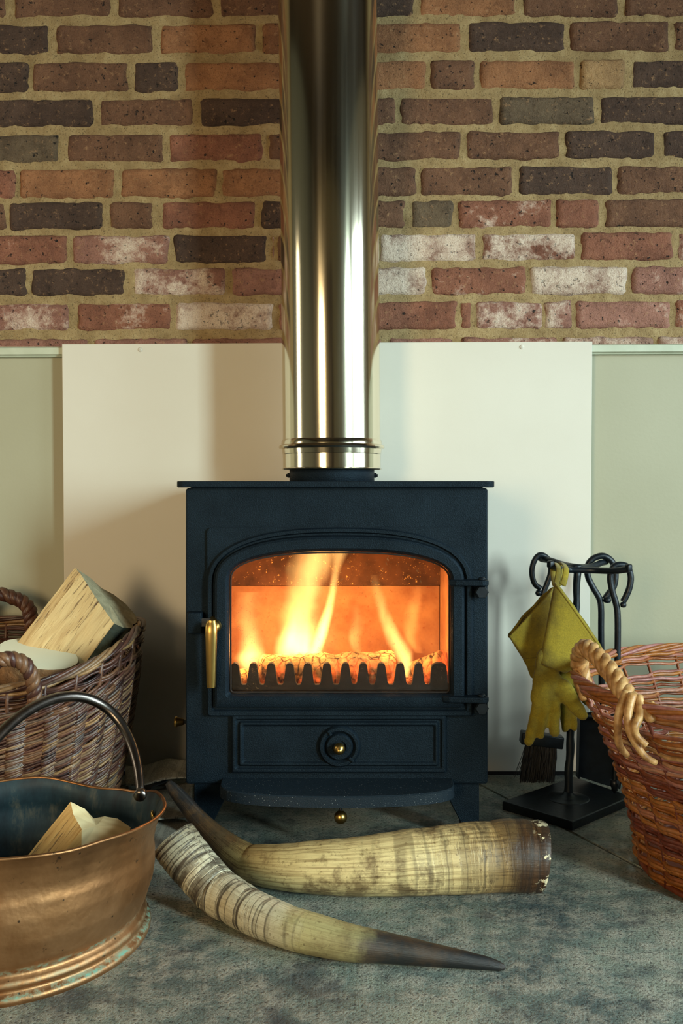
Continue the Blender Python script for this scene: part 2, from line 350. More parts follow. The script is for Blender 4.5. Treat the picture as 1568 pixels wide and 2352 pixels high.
# ------------------------------------------------------------------ the room
def bxs(name, lo, hi, mat, kind='structure'):
    mb = MB(); lo = Vector(lo); hi = Vector(hi); box(mb, (lo + hi) / 2, hi - lo); return mb.build(name, mat, None, False, kind)
XL, XR, YF, ZC = -2.4, 2.6, -2.15, 2.55
WY = 2.15
bxs('ceiling', (XL - .1, YF - .1, ZC), (XR + .1, WY + .1, ZC + .1), M['roomdark'])
def wall_with_hole(name, axis, at, th, a0, a1, h0, h1, z0, z1, mat):
    mb = MB()
    for (u0, u1, w0, w1) in ((a0, a1, 0, z0), (a0, a1, z1, ZC), (a0, h0, z0, z1), (h1, a1, z0, z1)):
        if u1 - u0 < 1e-4: continue
        if axis == 'X': box(mb, ((at + at + th) / 2, (u0 + u1) / 2, (w0 + w1) / 2), (abs(th), u1 - u0, w1 - w0))
        else: box(mb, ((u0 + u1) / 2, (at + at + th) / 2, (w0 + w1) / 2), (u1 - u0, abs(th), w1 - w0))
    return mb.build(name, mat, None, False, 'structure')
mb = MB()
for (y0, y1, z0, z1) in ((YF, WY + .1, 0, .35), (YF, WY + .1, 1.95, ZC), (YF, -1.225, .35, 1.95), (-.775, .15, .35, 1.95), (1.45, WY + .1, .35, 1.95)):
    box(mb, (XR + .05, (y0 + y1) / 2, (z0 + z1) / 2), (.1, y1 - y0, z1 - z0))
mb.build('wall_right', M['roompale'], None, False, 'structure')
wall_with_hole('wall_left', 'X', XL, -0.1, YF, WY + .1, 1.28, 1.62, 0.35, 1.65, M['room'])
mb = MB()
for (x0, x1, z0, z1) in ((XL, XR, 0, .45), (XL, XR, 1.8, ZC), (XL, -1.95, .45, 1.8), (-1.05, XR, .45, 1.8)):
    box(mb, ((x0 + x1) / 2, YF - .05, (z0 + z1) / 2), (x1 - x0, .1, z1 - z0))
mb.build('wall_front', M['roomtan'], None, False, 'structure')
def win(name, axis, at, c0, c1, z0, z1):
    e = bpy.data.objects.new(name, None); COL.objects.link(e); e['kind'] = 'structure'; e['_o'] = (0, 0, 0)
    mb = MB(); t = 0.04
    def bar(u0, u1, w0, w1):
        if axis == 'X': box(mb, (at, (u0 + u1) / 2, (w0 + w1) / 2), (t, u1 - u0, w1 - w0))
        else: box(mb, ((u0 + u1) / 2, at, (w0 + w1) / 2), (u1 - u0, t, w1 - w0))
    bar(c0, c0 + t, z0, z1); bar(c1 - t, c1, z0, z1); bar(c0, c1, z0, z0 + t); bar(c0, c1, z1 - t, z1)
    cm = (c0 + c1) / 2; bar(cm - .015, cm + .015, z0, z1)
    mb.build('window_frame', M['white'], e, False)
win('window_1', 'X', XR + .06, 0.15, 1.45, .35, 1.95)
win('window_2', 'X', XR + .06, -1.225, -.775, .35, 1.95)
win('window_3', 'X', XL - .06, 1.28, 1.62, .35, 1.65)
win('window_4', 'Y', YF - .03, -1.95, -1.05, .45, 1.8)
# dark oak door behind the viewer
d = bpy.data.objects.new('door_1', None); COL.objects.link(d); d['kind'] = 'structure'; d['_o'] = (0, 0, 0)
box(MB(), (0, 0, 0), (1, 1, 1)); mb = MB(); box(mb, (-0.1, YF + .03, 1.0), (0.85, .05, 2.0), 0, 0.005); mb.build('door_leaf', M['roomdark'], d, False)
mb = MB(); lathe(mb, [(.0, 0), (.025, .0), (.03, .02), (.02, .045), (0, .05)], (.25, YF + .055, 1.0), 'Y', 16); mb.build('door_handle', M['brass'], d)

# floor: a mortar bed with large flagstones
floor = bxs('floor', (XL - .1, YF - .1, -0.06), (XR + .1, WY + .1, -0.006), M['dark'])
floor['_o'] = (0, 0, 0)
floor.data.materials.clear(); floor.data.materials.append(M['mortar'])
# (the floor mesh is stored about the world origin)
jx = FL(1115, 1800).y
def slab(x0, x1, y0, y1, seed, poly=None):
    g = 0.0013; r = random.Random(seed); mb = MB(); top = r.uniform(-.0006, .0006)
    pts = poly or [(x0 + g, y0 + g), (x1 - g, y0 + g), (x1 - g, y1 - g), (x0 + g, y1 - g)]
    a = [Vector((x, y, -0.02)) for x, y in pts]; c = Vector((sum(p[0] for p in pts) / len(pts), sum(p[1] for p in pts) / len(pts), 0))
    b = [Vector((x, y, top - .003)) for x, y in pts]; e = [Vector((x, y, top)) + (c - Vector((x, y, 0))).normalized() * .003 for x, y in pts]
    loft(mb, [a, b, e], True, True); o = mb.build('flagstone', M['stone'], floor, False); return o
# diagonal joint seen behind the tool stand, one long slab row in front
jA = FL(1372, 1880); jB = FL(1478, 1945)
slope = (jB.y - jA.y) / (jB.x - jA.x)
def jline(x): return jA.y + (x - jA.x) * slope
slab(0, 0, 0, 0, 2, [(-1.6, 0.30), (1.7, 0.30), (1.7, 1.20), (jB.x + .16, jline(jB.x + .16)), (jA.x - .25, 2.13), (-1.6, 2.13)])
slab(0, 0, 0, 0, 3, [(jB.x + .165, jline(jB.x + .16) + .003), (1.7, 1.205), (1.7, 2.13), (jA.x - .245, 2.13)])
for i, (x0, x1) in enumerate(((-2.4, -1.0), (-1.0, 0.2), (0.2, 1.5), (1.5, 2.6))):
    for j, (y0, y1) in enumerate(((-2.15, -1.2), (-1.2, -0.3), (-0.3, 0.297))):
        slab(x0, x1, y0, y1, 10 + i * 5 + j)
slab(-2.4, -1.603, 0.30, 2.13, 40); slab(1.703, 2.6, 0.30, 2.13, 41)

# ------------------------------------------------------------------ brick wall
def nz(x, y, z=0.0): return mn.noise(Vector((x, y, z)))
wtop = P(784, -60, WY).z
# mortar bed
zb0 = P(784, 800, WY).z
mb = MB(); xs0, xs1 = -1.0, 1.0; st = 0.007; nx = int((xs1 - xs0) / st); nzc = int((1.86 - zb0 + .06) / st)
vv = []; ff = []
for j in range(nzc + 1):
    for i in range(nx + 1):
        x = xs0 + i * st; z = zb0 - .06 + j * st
        y = WY + .0002 - 0.004 * nz(x * 16, z * 16) - .0028 * nz(x * 70, z * 70, 4)
        vv.append((x, y, z))
for j in range(nzc):
    for i in range(nx):
        a = j * (nx + 1) + i; ff.append((a, a + 1, a + nx + 2, a + nx + 1))
mb.add(vv, ff)
box(mb, ((XL + XR) / 2, WY + .10, ZC / 2), (XR - XL, .17, ZC))           # the wall's body behind the pointing
box(mb, ((XL + xs0) / 2, WY + .06, ZC / 2), (xs0 - XL, .11, ZC)); box(mb, ((XR + xs1) / 2, WY + .06, ZC / 2), (XR - xs1, .11, ZC)); box(mb, (0, WY + .06, (1.86 + ZC) / 2), (2, .11, ZC - 1.86))
wall = mb.build('wall_back', M['mortar'], None, True, 'structure')

TONE = {'d': (82, 62, 52), 'b': (116, 82, 62), 'o': (158, 110, 76), 'r': (146, 96, 76), 'g': (104, 88, 70), 'p': (162, 116, 102), 'w': (182, 148, 132), 't': (172, 138, 98)}
def brick(x0, x1, yt, yb, tone, white=0.0, slopepx=0.0):
    a = P(x0, (yt + yb) / 2, WY); b = P(x1, (yt + yb) / 2, WY); zt = P((x0 + x1) / 2, yt, WY).z; zb = P((x0 + x1) / 2, yb, WY).z
    cx, cz = (a.x + b.x) / 2, (zt + zb) / 2; hw, hh = (b.x - a.x) / 2, (zt - zb) / 2
    s = random.random() * 90; NX = max(6, int(hw * 2 / .008)); NZ = 9; v = []; f = []
    proud = random.uniform(-.0015, .0025); tilt = random.uniform(-.010, .010); roll = -slopepx
    us = [-1 + 2 * i / NX for i in range(NX + 1)]; vs = [-1 + 2 * j / NZ for j in range(NZ + 1)]
    for vz in vs:
        for u in us:
            rc = 0.0075 + 0.005 * nz(s, u * 3, vz)       # soften the corners
            X = u * hw; Z = vz * hh
            dx = hw - abs(X); dz = hh - abs(Z)
            if dx < rc and dz < rc:
                q = Vector((rc - dx, rc - dz)); L = q.length
                if L > rc: k = rc / L; X = math.copysign(hw - rc + q.x * k, X); Z = math.copysign(hh - rc + q.y * k, Z)
            e = .0030
            X += e * nz(s + 5, Z * 40, u * .3) * abs(u) ** 6 * 1.3; Z += e * nz(s + 9, X * 26, 2.0 * (vz > 0)) * abs(vz) ** 4 * 1.2
            d_ = min(dx, dz); edge = max(0.0, 1 - d_ / .0065)
            chip = max(0, nz(s + 20, X * 35, Z * 35) - .15) * (edge > .2) * .010
            Y = -.0060 - proud + edge ** 2 * .0085 + chip - .0016 * nz(s + 30, X * 30, Z * 30) + tilt * X
            v.append((X, Y, Z + roll * X))
    n = NX + 1
    for j in range(NZ):
        for i in range(NX): q = j * n + i; f.append((q, q + 1, q + n + 1, q + n))
    per = list(range(n)) + [j * n + NX for j in range(1, NZ + 1)] + [NZ * n + i for i in range(NX - 1, -1, -1)] + [j * n for j in range(NZ - 1, 0, -1)]
    base_ = len(v)
    for q in per: v.append((v[q][0] * .985, .03, v[q][2] * .97))
    for k in range(len(per)): k2 = (k + 1) % len(per); f.append((per[k], base_ + k, base_ + k2, per[k2]))
    me = bpy.data.meshes.new('brick'); me.from_pydata(v, [], f); me.update(); me.polygons.foreach_set('use_smooth', [True] * len(f)); me.materials.append(M['brick'])
    o = bpy.data.objects.new('brick', me); COL.objects.link(o); o.location = (cx, WY, cz); o.parent = wall
    c = lin(TONE[tone]); o.color = (c[0], c[1], c[2], white)
# (y top/bottom on the left and on the right), bricks: x0, x1, tone, bloom
ROWS = [
 ((-122, -36), (-124, -46), [(-110, 70, 'b', 0), (80, 300, 'o', 0), (312, 530, 'b', 0), (540, 760, 'b', 0), (770, 1010, 'o', 0), (1022, 1240, 'd', 0), (1252, 1470, 'b', 0), (1482, 1700, 'b', 0)]),
 ((-38, 43), (-46, 37), [(-215, 15, 'b', 0), (32, 255, 'b', 0), (270, 490, 'b', 0), (502, 715, 'b', 0), (725, 952, 'd', 0), (962, 1185, 'o', 0), (1200, 1420, 'b', 0), (1434, 1660, 'b', 0)]),
 ((57, 127), (48, 118), [(-108, 113, 'd', 0), (130, 352, 'b', 0), (368, 587, 'o', 0), (603, 828, 'o', 0), (838, 1060, 'o', 0), (1074, 1296, 'd', 0), (1308, 1535, 'b', 0), (1546, 1760, 'b', 0)]),
 ((143, 214), (136, 204), [(-152, 66, 'd', 0), (76, 296, 'b', 0), (306, 410, 'd', 0), (424, 650, 'o', 0), (662, 775, 'b', 0), (785, 980, 'o', 0), (989, 1090, 'b', 0), (1100, 1320, 'o', 0), (1331, 1436, 't', 0), (1447, 1670, 'd', 0)]),
 ((228, 292), (221, 284), [(-10, 215, 'd', 0), (228, 446, 'b', 0), (460, 680, 'd', 0), (690, 909, 'b', 0), (917, 1136, 'b', 0), (1145, 1365, 'g', 0), (1375, 1600, 'd', 0)]),
 ((308, 376), (300, 364), [(-85, 138, 'g', 0), (154, 376, 'b', 0), (386, 605, 'r', .15), (614, 835, 'b', 0), (846, 1058, 'b', 0), (1069, 1287, 'b', 0), (1298, 1504, 'd', 0), (1520, 1740, 'd', 0)]),
 ((388, 458), (380, 446), [(-185, 36, 'r', 0), (44, 264, 'o', .1), (278, 498, 'o', .1), (508, 728, 'o', .25), (738, 955, 'b', .05), (966, 1178, 'b', 0), (1190, 1406, 'd', 0), (1416, 1640, 'b', 0)]),
 ((465, 529), (456, 522), [(-205, 14, 'b', 0), (20, 236, 'd', 0), (249, 352, 'b', 0), (370, 588, 'r', .2), (600, 820, 'd', 0), (830, 929, 'b', .05), (943, 1042, 'g', 0), (1051, 1268, 'r', .5), (1275, 1376, 'r', .3), (1388, 1600, 'b', 0)]),
 ((542, 608), (532, 598), [(-65, 153, 'r', .35), (166, 388, 'p', .55), (399, 614, 'd', .05), (624, 630, 'p', .5), (638, 860, 'b', .2), (870, 1094, 'w', .85), (1104, 1322, 'r', .8), (1332, 1544, 'r', .25), (1556, 1780, 'p', .5)]),
 ((617, 680), (611, 676), [(-160, 62, 'd', 0), (72, 288, 'd', 0), (304, 520, 'p', .72), (532, 750, 'p', .45), (760, 980, 'w', 1.0), (990, 1208, 'r', .45), (1217, 1440, 'w', .9), (1450, 1670, 'p', .5)]),
 ((696, 761), (690, 755), [(-60, 161, 'p', .65), (177, 395, 'r', .42), (404, 628, 'w', .85), (638, 840, 'p', .3), (850, 1050, 'r', .1), (1054, 1083, 'r', 0), (1090, 1245, 'p', .7), (1250, 1312, 'p', .6), (1320, 1540, 'p', .35), (1548, 1770, 'r', .3)]),
 ((779, 842), (773, 838), [(-20, 205, 'p', .3), (215, 430, 'p', .3), (440, 660, 'p', .3), (670, 880, 'p', .3), (890, 1040, 'p', .4), (1060, 1280, 'p', .55), (1290, 1500, 'w', .6), (1510, 1700, 'w', .6)]),
]
for (l, r, bs) in ROWS:
    for (x0, x1, tn, wh) in bs:
        k = ((x0 + x1) / 2) / 1568; yt = l[0] + (r[0] - l[0]) * k; yb = l[1] + (r[1] - l[1]) * k
        brick(x0, x1, yt, yb, tn, wh, (r[0] - l[0]) / 1568)

# painted lower wall, cap rail
zr = P(784, 792, 2.12).z
mb = MB(); box(mb, (0.1, 2.139, zr / 2), (4.9, .012, zr - .004)); mb.build('painted_panel', M['sage'], wall, False)
def rail(name, x0, x1, tilt):
    mb = MB(); z = P(784, 793, 2.112).z
    prof = [(2.146, z), (2.116, z), (2.112, z - .003), (2.112, z - .017), (2.118, z - .019), (2.120, z - .0215), (2.1345, z - .0225), (2.1345, z - .03), (2.146, z - .03)]
    loft(mb, [[Vector((x0, y, zz + x0 * tilt)) for y, zz in prof], [Vector((x1, y, zz + x1 * tilt)) for y, zz in prof]], True, True)
    o = mb.build(name, M['rail'], None, False, 'structure'); fix_normals(o)
rail('trim_1', -2.3, 2.5, 0.0045)
mb = MB(); box(mb, (0.1, 2.126, .009), (4.8, .014, .018), 0, .002); mb.build('baseboard_back', M['stone'], None, False, 'structure')

# heat-shield board
BY = 2.10
tl = P(142, 790, BY); tr = P(1360, 784, BY); bl_ = P(150, 1782, BY); br = P(1362, 1782, BY)
bz = 0.008
board = thing('heat_shield_board', 'large cream painted board upright behind the stove', 'board', ((tl.x + tr.x) / 2, BY, 0))
poly = [(tl.x, bz), (tr.x, bz), (tr.x, tr.z), (tl.x, tl.z)]
mb = MB(); prism(mb, poly, BY, BY + .012); o = fix_normals(mb.build('panel', M['board'], board, False)); bevel_mod(o, .001, 1)
for (px, py) in ((322, 803), (1198, 797)):
    q = P(px, py, BY); mb = MB(); lathe(mb, [(.0, -.0022), (.004, -.002), (.0052, -.0008), (.0054, .001)], q, 'Y', 16); mb.build('screw_cap', M['board'], board)
for x in (tl.x + .1, 0, tr.x - .1):
    mb = MB(); box(mb, (x, BY + .0165, .7), (.04, .009, .04)); mb.build('spacer', M['dark'], board, False)
mb = MB(); box(mb, ((tl.x + tr.x) / 2, BY + .006, .004), (1.1, .010, .008)); mb.build('packer', M['dark'], board, False)

# ------------------------------------------------------------------ stove
SY = 1.70
stove = thing('wood_stove', 'black steel wood burning stove with arched glass door and fire inside', 'stove', (P(774, 1800, SY).x, SY + .16, 0))
SB = SY + .32                                     # back of the body
def S(px, py, Y=SY): q = P(px, py, Y); return q.x, q.z
xl, zt = S(427, 1117); xr, _ = S(1118, 1117); _, zbt = S(784, 1801)
# outline helper: same sample layout for every loop
def arch(pl, pr, pb, psh, ptop, rb, n=2.5, Y=SY, K=28):
    """door outline in photo pixels -> (x,z) list on depth Y"""
    out = []; cx = (pl + pr) / 2; a = (pr - pl) / 2
    for i in range(6): t = PI / 2 * i / 5; out.append((pl + rb - rb * math.cos(t), pb - rb + rb * math.sin(t)))
    for i in range(6): t = PI / 2 * i / 5; out.append((pr - rb + rb * math.sin(t), pb - rb + rb * math.cos(t)))
    for i in range(1, 4): out.append((pr, pb - rb + (psh - pb + rb) * i / 4))
    for i in range(K + 1):
        t = PI * i / K; c, s_ = math.cos(t), math.sin(t)
        out.append((cx + a * math.copysign(abs(c) ** (2 / n), c), psh - (psh - ptop) * abs(s_) ** (2 / n)))
    for i in range(1, 4): out.append((pl, psh + (pb - rb - psh) * i / 4))
    return out
def L3(pts, Y, Yref=None):
    r = []
    for px, py in pts: x, z = S(px, py, Yref or SY); r.append(Vector((x, Y, z)))
    return r
# body: front plate with opening, sides, back, top, bottom
mb = MB(); TH = .006
K = 28
opening = arch(519, 1041, 1596, 1330, 1255, 8)
# outer rectangle sampled to match the arch loop
def rect_match(pl, pr, pb, pt, r=6):
    out = []
    for i in range(6): t = PI / 2 * i / 5; out.append((pl + r - r * math.cos(t), pb - r + r * math.sin(t)))
    for i in range(6): t = PI / 2 * i / 5; out.append((pr - r + r * math.sin(t), pb - r + r * math.cos(t)))
    for i in range(1, 4): out.append((pr, pb - r + (pt + 60 - pb) * i / 4))
    for i in range(K + 1):
        u = i / K
        if u < .12: out.append((pr, pt + 60 - 60 * u / .12))
        elif u <= .88: out.append((pr + (pl - pr) * (u - .12) / .76, pt))
        else: out.append((pl, pt + 60 * (u - .88) / .12))
    for i in range(1, 4): out.append((pl, pt + 60 + (pb - r - pt - 60) * i / 4))
    return out
ro = rect_match(427, 1119, 1801, 1117)
rn = [(px, py) for px, py in ro]
loft(mb, [L3(opening, SY + TH), L3(opening, SY), L3(rn, SY + .0), [Vector((v_.x, SY + .01, v_.z)) + Vector((math.copysign(.002, v_.x - (-.008)), 0, 0)) for v_ in L3(rn, SY)], [Vector((v_.x, SB, v_.z)) + Vector((math.copysign(.002, v_.x - (-.008)), 0, 0)) for v_ in L3(rn, SY)]], False, True)
o = mb.build('body', M['stove'], stove, False); fix_normals(o); bevel_mod(o, .003, 2)
# top plate with rounded front corners
txl, tz = S(403, 1105, SY - .016); txr, _ = S(1138, 1105, SY - .016); _, tz2 = S(784, 1119, SY - .016)
def rrect(x0, x1, y0, y1, r, n=6):
    out = []
    for cx, cy, a0 in ((x0 + r, y0 + r, PI), (x1 - r, y0 + r, 1.5 * PI), (x1 - r, y1 - r, 0), (x0 + r, y1 - r, PI / 2)):
        for i in range(n + 1): a = a0 + PI / 2 * i / n; out.append((cx + r * math.cos(a), cy + r * math.sin(a)))
    return out
rr = rrect(txl, txr, SY - .016, SB + .01, .016); ri = rrect(txl + .0015, txr - .0015, SY - .0145, SB + .009, .015)
mb = MB(); loft(mb, [[Vector((x, y, tz2 - .0005)) for x, y in ri], [Vector((x, y, tz2 + .001)) for x, y in rr], [Vector((x, y, tz - .001)) for x, y in rr], [Vector((x, y, tz)) for x, y in ri]], True, True)
fix_normals(mb.build('top_plate', M['stove'], stove, False))
# fire box lining (walls, back brick, baffle, base)
fxl, fxr = -.232, .205; FBY = 1.945; fz0 = S(784, 1590, SY + .05)[1] - .012; fz1 = S(784, 1250)[1] + .012
m = MT('firebrick'); v = m.obj(); n = m.noise(v, 16, 5, 0.6); n2 = m.noise(v, 130, 4)
c = m.ramp(n, [(0.35, lin((158, 104, 66))), (0.65, lin((190, 140, 92)))]); c = m.mix(m.ramp(n2, [(0.62, 0.0), (0.7, 0.6)]), c, lin((150, 70, 36)))
m.col(c); m.set(Roughness=0.9); m.bump(n2, 0.3, 0.002); M['firebrick'] = m.m
m = MT('baffle_soot'); v = m.obj(); n = m.noise(v, 20, 5); n2 = m.noise(v, 170, 4, .7)
c = m.ramp(n, [(0.35, lin((70, 44, 28))), (0.65, lin((112, 72, 44)))]); c = m.mix(m.ramp(n2, [(0.62, 0.0), (0.68, 0.9)]), c, lin((240, 190, 110)))
m.col(c); m.set(Roughness=0.9); M['baffle'] = m.m
zbk = P(784, 1345, FBY).z
mb = MB(); box(mb, ((fxl + fxr) / 2, FBY + .012, (fz0 + zbk) / 2), (fxr - fxl + .0, .024, zbk - fz0), 0, .002); mb.build('back_firebrick', M['firebrick'], stove, False)
mb = MB(); box(mb, (fxr + .010, (SY + .012 + FBY) / 2, (fz0 + fz1) / 2), (.02, FBY - SY - .014, fz1 - fz0), 0, .002); mb.build('side_firebrick', M['firebrick'], stove, False)
mb = MB(); box(mb, (fxl - .010, (SY + .012 + FBY) / 2, (fz0 + fz1) / 2), (.02, FBY - SY - .014, fz1 - fz0), 0, .002); mb.build('side_firebrick', M['firebrick'], stove, False)
mb = MB(); box(mb, ((fxl + fxr) / 2, FBY + .004, (zbk + fz1) / 2 + .001), (fxr - fxl, .02, fz1 - zbk), 0, .001)
box(mb, ((fxl + fxr) / 2, (SY + .012 + FBY) / 2, fz1 + .006), (fxr - fxl + .04, FBY - SY - .014, .008)); mb.build('baffle', M['baffle'], stove, False)
mb = MB(); box(mb, ((fxl + fxr) / 2, (SY + .012 + FBY) / 2, fz0 - .006), (fxr - fxl + .04, FBY - SY - .014, .012)); mb.build('grate_floor', M['soot'], stove, False)

# door: one moulded casting
DY = SY - .020
layers = [(arch(477, 1083, 1642, 1345, 1211, 6), SY - .001, SY), (arch(477, 1083, 1642, 1345, 1211, 6), SY - .010, SY), (arch(480, 1080, 1639, 1345, 1214, 6), SY - .013, SY),
          (arch(488, 1071, 1630, 1342, 1221, 6), SY - .013, SY), (arch(491, 1068, 1627, 1341, 1224, 6), SY - .008, SY), (arch(494, 1065, 1622, 1340, 1228, 6), SY - .008, SY),
          (arch(497, 1062, 1619, 1339, 1231, 6), SY - .020, SY), (arch(502, 1057, 1614, 1338, 1236, 6), SY - .0225, SY),
          (arch(521, 1039, 1597, 1333, 1257, 8), SY - .0225, SY), (arch(524, 1036, 1594, 1332, 1260, 8), SY - .020, SY), (arch(528, 1033, 1590, 1331, 1265, 8), SY - .013, SY), (arch(528, 1033, 1590, 1331, 1265, 8), SY + .002, SY)]
mb = MB(); loft(mb, [L3(a, y, r) for a, y, r in layers]); door = mb.build('door', M['stove'], stove, True); fix_normals(door)
sm = door.modifiers.new('es', 'EDGE_SPLIT'); sm.split_angle = 0.5
# spandrel plate behind the arch corners
sp = rrect(478, 1082, 1211, 1641, 9)
mb = MB(); a = [P(px, py, SY) for px, py in sp]; loft(mb, [[Vector((q.x, SY - .0008, q.z)) for q in a], [Vector((q.x, SY - .0055, q.z)) for q in a]], False, False)
# cut: only the band above the shoulder is filled, following the arch
top = arch(477, 1083, 1642, 1345, 1211, 6); up_pts = [p for p in top if p[1] <= 1346]
up_pts.sort(key=lambda p: p[0]); v0 = []; 
for px, py in up_pts:
    v0.append(P(px, py + 3, SY)); 
va = [Vector((q.x, SY - .0055, q.z)) for q in v0]; vb = []
for px, py in up_pts:
    d_ = min(px - 478, 1082 - px); yy = 1211 + (9 - math.sqrt(max(0, 81 - (9 - d_) ** 2)) if d_ < 9 else 0); q = P(px, yy, SY); vb.append(Vector((q.x, SY - .0055, q.z)))
n = len(va); vc = [v_ + Vector((0, .005, 0)) for v_ in vb]
mb2 = MB(); mb2.add(va + vb + vc, [(i, i + 1, n + i + 1, n + i) for i in range(n - 1)] + [(n + i, n + i + 1, 2 * n + i + 1, 2 * n + i) for i in range(n - 1)])
o = mb2.build('spandrel', M['stove'], door, False); fix_normals(o)
# glass, thin clear pane with a rope seal edge
m = MT('stove_glass'); tr_ = m.new('ShaderNodeBsdfTransparent'); gl = m.new('ShaderNodeBsdfGlossy'); gl.inputs['Roughness'].default_value = 0.03
fr = m.new('ShaderNodeFresnel'); fr.inputs['IOR'].default_value = 1.45; mx = m.new('ShaderNodeMixShader')
v = m.obj(); df = m.new('ShaderNodeBsdfDiffuse'); df.inputs['Color'].default_value = lin((150, 110, 70)); mx2 = m.new('ShaderNodeMixShader')
sep = m.new('ShaderNodeSeparateXYZ'); m.link(v, sep.inputs[0])
m.link(m.math('MULTIPLY', m.ramp(m.noise(v, 160, 3, .7), [(0.62, 0.0), (0.70, 0.5)]), m.ramp(m.noise(v, 9, 2), [(0.45, 0.0), (0.62, 1.0)])), mx2.inputs[0]); m.link(tr_.outputs[0], mx2.inputs[1]); m.link(df.outputs[0], mx2.inputs[2])
m.link(fr.outputs[0], mx.inputs[0]); m.link(mx2.outputs[0], mx.inputs[1]); m.link(gl.outputs[0], mx.inputs[2]); m.link(mx.outputs[0], m.out.inputs[0]); M['glass'] = m.m
g_ = L3(arch(524, 1037, 1594, 1331, 1261, 8), SY - .006); mb = MB(); loft(mb, [g_, [q + Vector((0, .004, 0)) for q in g_]], True, True); o = fix_normals(mb.build('glass_pane', M['glass'], door, False))
mb = MB(); rp = L3(arch(531, 1030, 1587.5, 1331, 1268, 7), SY - .009); rope = [p for i, p in enumerate(rp)]
tube(mb, rope, .0016, 6, closed=True); mb.build('glass_seal', M['soot'], door, True)
# grate bar with teeth
teeth = [539, 581, 622, 665, 706, 750, 793, 834, 876, 919, 961, 1008]
GY = SY + .022
pts = [(523, 1588), (1037, 1588), (1037, 1530)]
poly = [(523, 1592), (1040, 1592)]
tops = []
for i, t in reversed(list(enumerate(teeth))):
    wt, wb = (9, 14) if i != 11 else (17, 20)
    tops += [(t + wb + 3, 1573), (t + wb, 1568)]
    for k in range(7): a = PI * k / 6; tops.append((t + wt * math.cos(a), 1532 - 9 * math.sin(a)))
    tops += [(t - wb, 1568), (t - wb - 3, 1573)]
poly += tops
pp = []
for px, py in poly: q = P(px, py, GY); pp.append((q.x, q.z))
mb = MB(); prism(mb, pp, GY, GY + .012); o = fix_normals(mb.build('grate_bar', M['soot'], stove, False))
# logs burning inside, embers
m = MT('charred_log'); v = m.obj(); cr = m.voro(m.obj((1, 1, .35)), 62, 'DISTANCE_TO_EDGE'); n = m.noise(v, 60, 5, .7)
c = m.ramp(n, [(0.3, lin((120, 84, 50))), (0.7, lin((214, 176, 120)))]); edge = m.math('MULTIPLY', m.ramp(cr, [(0.02, 1.0), (0.09, 0.0)]), m.ramp(n, [(0.4, 1.0), (0.6, .15)]))
c = m.mix(edge, c, lin((40, 18, 8))); m.col(c); m.set(Roughness=0.95)
sep = m.new('ShaderNodeSeparateXYZ'); m.link(v, sep.inputs[0])
m.b.inputs['Emission Color'].default_value = (1.0, .13, .02, 1); m.set(Emission_Strength=m.math('MULTIPLY', m.ramp(m.noise(v, 22, 3), [(0.5, 0.0), (0.62, 1.0)]), 1.1)); m.bump(m.math('SUBTRACT', n, m.math('MULTIPLY', edge, 1.2)), 0.8, 0.004); M['char'] = m.m
m = MT('embers'); v = m.obj(); cr = m.voro(v, 75, 'DISTANCE_TO_EDGE'); n = m.noise(v, 40, 4)
m.col(lin((70, 34, 20))); m.set(Roughness=.9); m.b.inputs['Emission Color'].default_value = (1.0, .16, .025, 1)
m.set(Emission_Strength=m.math('MULTIPLY', m.ramp(cr, [(0.0, 0.3), (0.25, 1.0)]), m.ramp(n, [(0.35, 0.4), (0.62, 3.6)]))); m.bump(cr, .8, .005); M['ember'] = m.m
def rough_log(name, a, b, r, mat, seed, n=40, sides=22, flat=1.0, bump=.12, label=None, parent=None, cat=None):
    a = Vector(a); b = Vector(b); mb = MB(); pts = [a.lerp(b, i / (n - 1)) for i in range(n)]
    rad = [r * (0.97 + .1 * nz(seed, i * .2)) * (1 if 0 < i < n - 1 else .86) for i in range(n)]
    v, f, t, an = tube_geo(pts, rad, sides, flat=flat)
    for i, p in enumerate(v):
        c_ = pts[i // sides]; d_ = (p - c_); v[i] = c_ + d_ * (1 + bump * nz(p.x * 30 + seed, p.y * 30, p.z * 30) + bump * .6 * nz(p.x * 90, p.y * 90 + seed, p.z * 90))
    mb.add(v, f, t=t, ang=an); o = mb.build(name, mat, parent, True, loc=None if parent else (a + b) / 2)
    if label: tag(o, label, cat, 'logs burning in the stove' if name == 'firewood_log' else 'firewood in the left basket')
    return o
rough_log('firewood_log', P(598, 1546, 1.80), P(908, 1540, 1.80), .038, M['char'], 3, label='charred round log burning across the middle of the firebox', cat='log')
rough_log('firewood_log', P(920, 1560, 1.86), P(1022, 1522, 1.80), .026, M['char'], 9, label='ash grey log end at the right corner of the fire', cat='log')
rough_log('firewood_log', P(515, 1560, 1.79), P(650, 1572, 1.86), .024, M['char'], 14, label='short charred log at the left corner of the fire', cat='log')
mb = MB()
for i in range(230):
    x = random.uniform(fxl + .02, fxr - .02); y = random.uniform(SY + .05, FBY - .03); s_ = random.uniform(.006, .013); z = fz0 + s_ * .8 + random.uniform(0, .014)
    bm = bmesh.new(); bmesh.ops.create_icosphere(bm, subdivisions=1, radius=s_); R = Matrix.Rotation(random.random() * 6, 3, 'X') @ Matrix.Rotation(random.random() * 6, 3, 'Z')
    vs = [(R @ Vector((q.co.x, q.co.y * .7, q.co.z * .8))) * random.uniform(.8, 1.2) + Vector((x, y, z)) for q in bm.verts]; mb.add(vs, [tuple(q.index for q in f.verts) for f in bm.faces]); bm.free()
o = mb.build('glowing_embers', M['ember'], None, False, 'stuff'); tag(o, 'bed of glowing orange embers under the burning logs', 'embers')
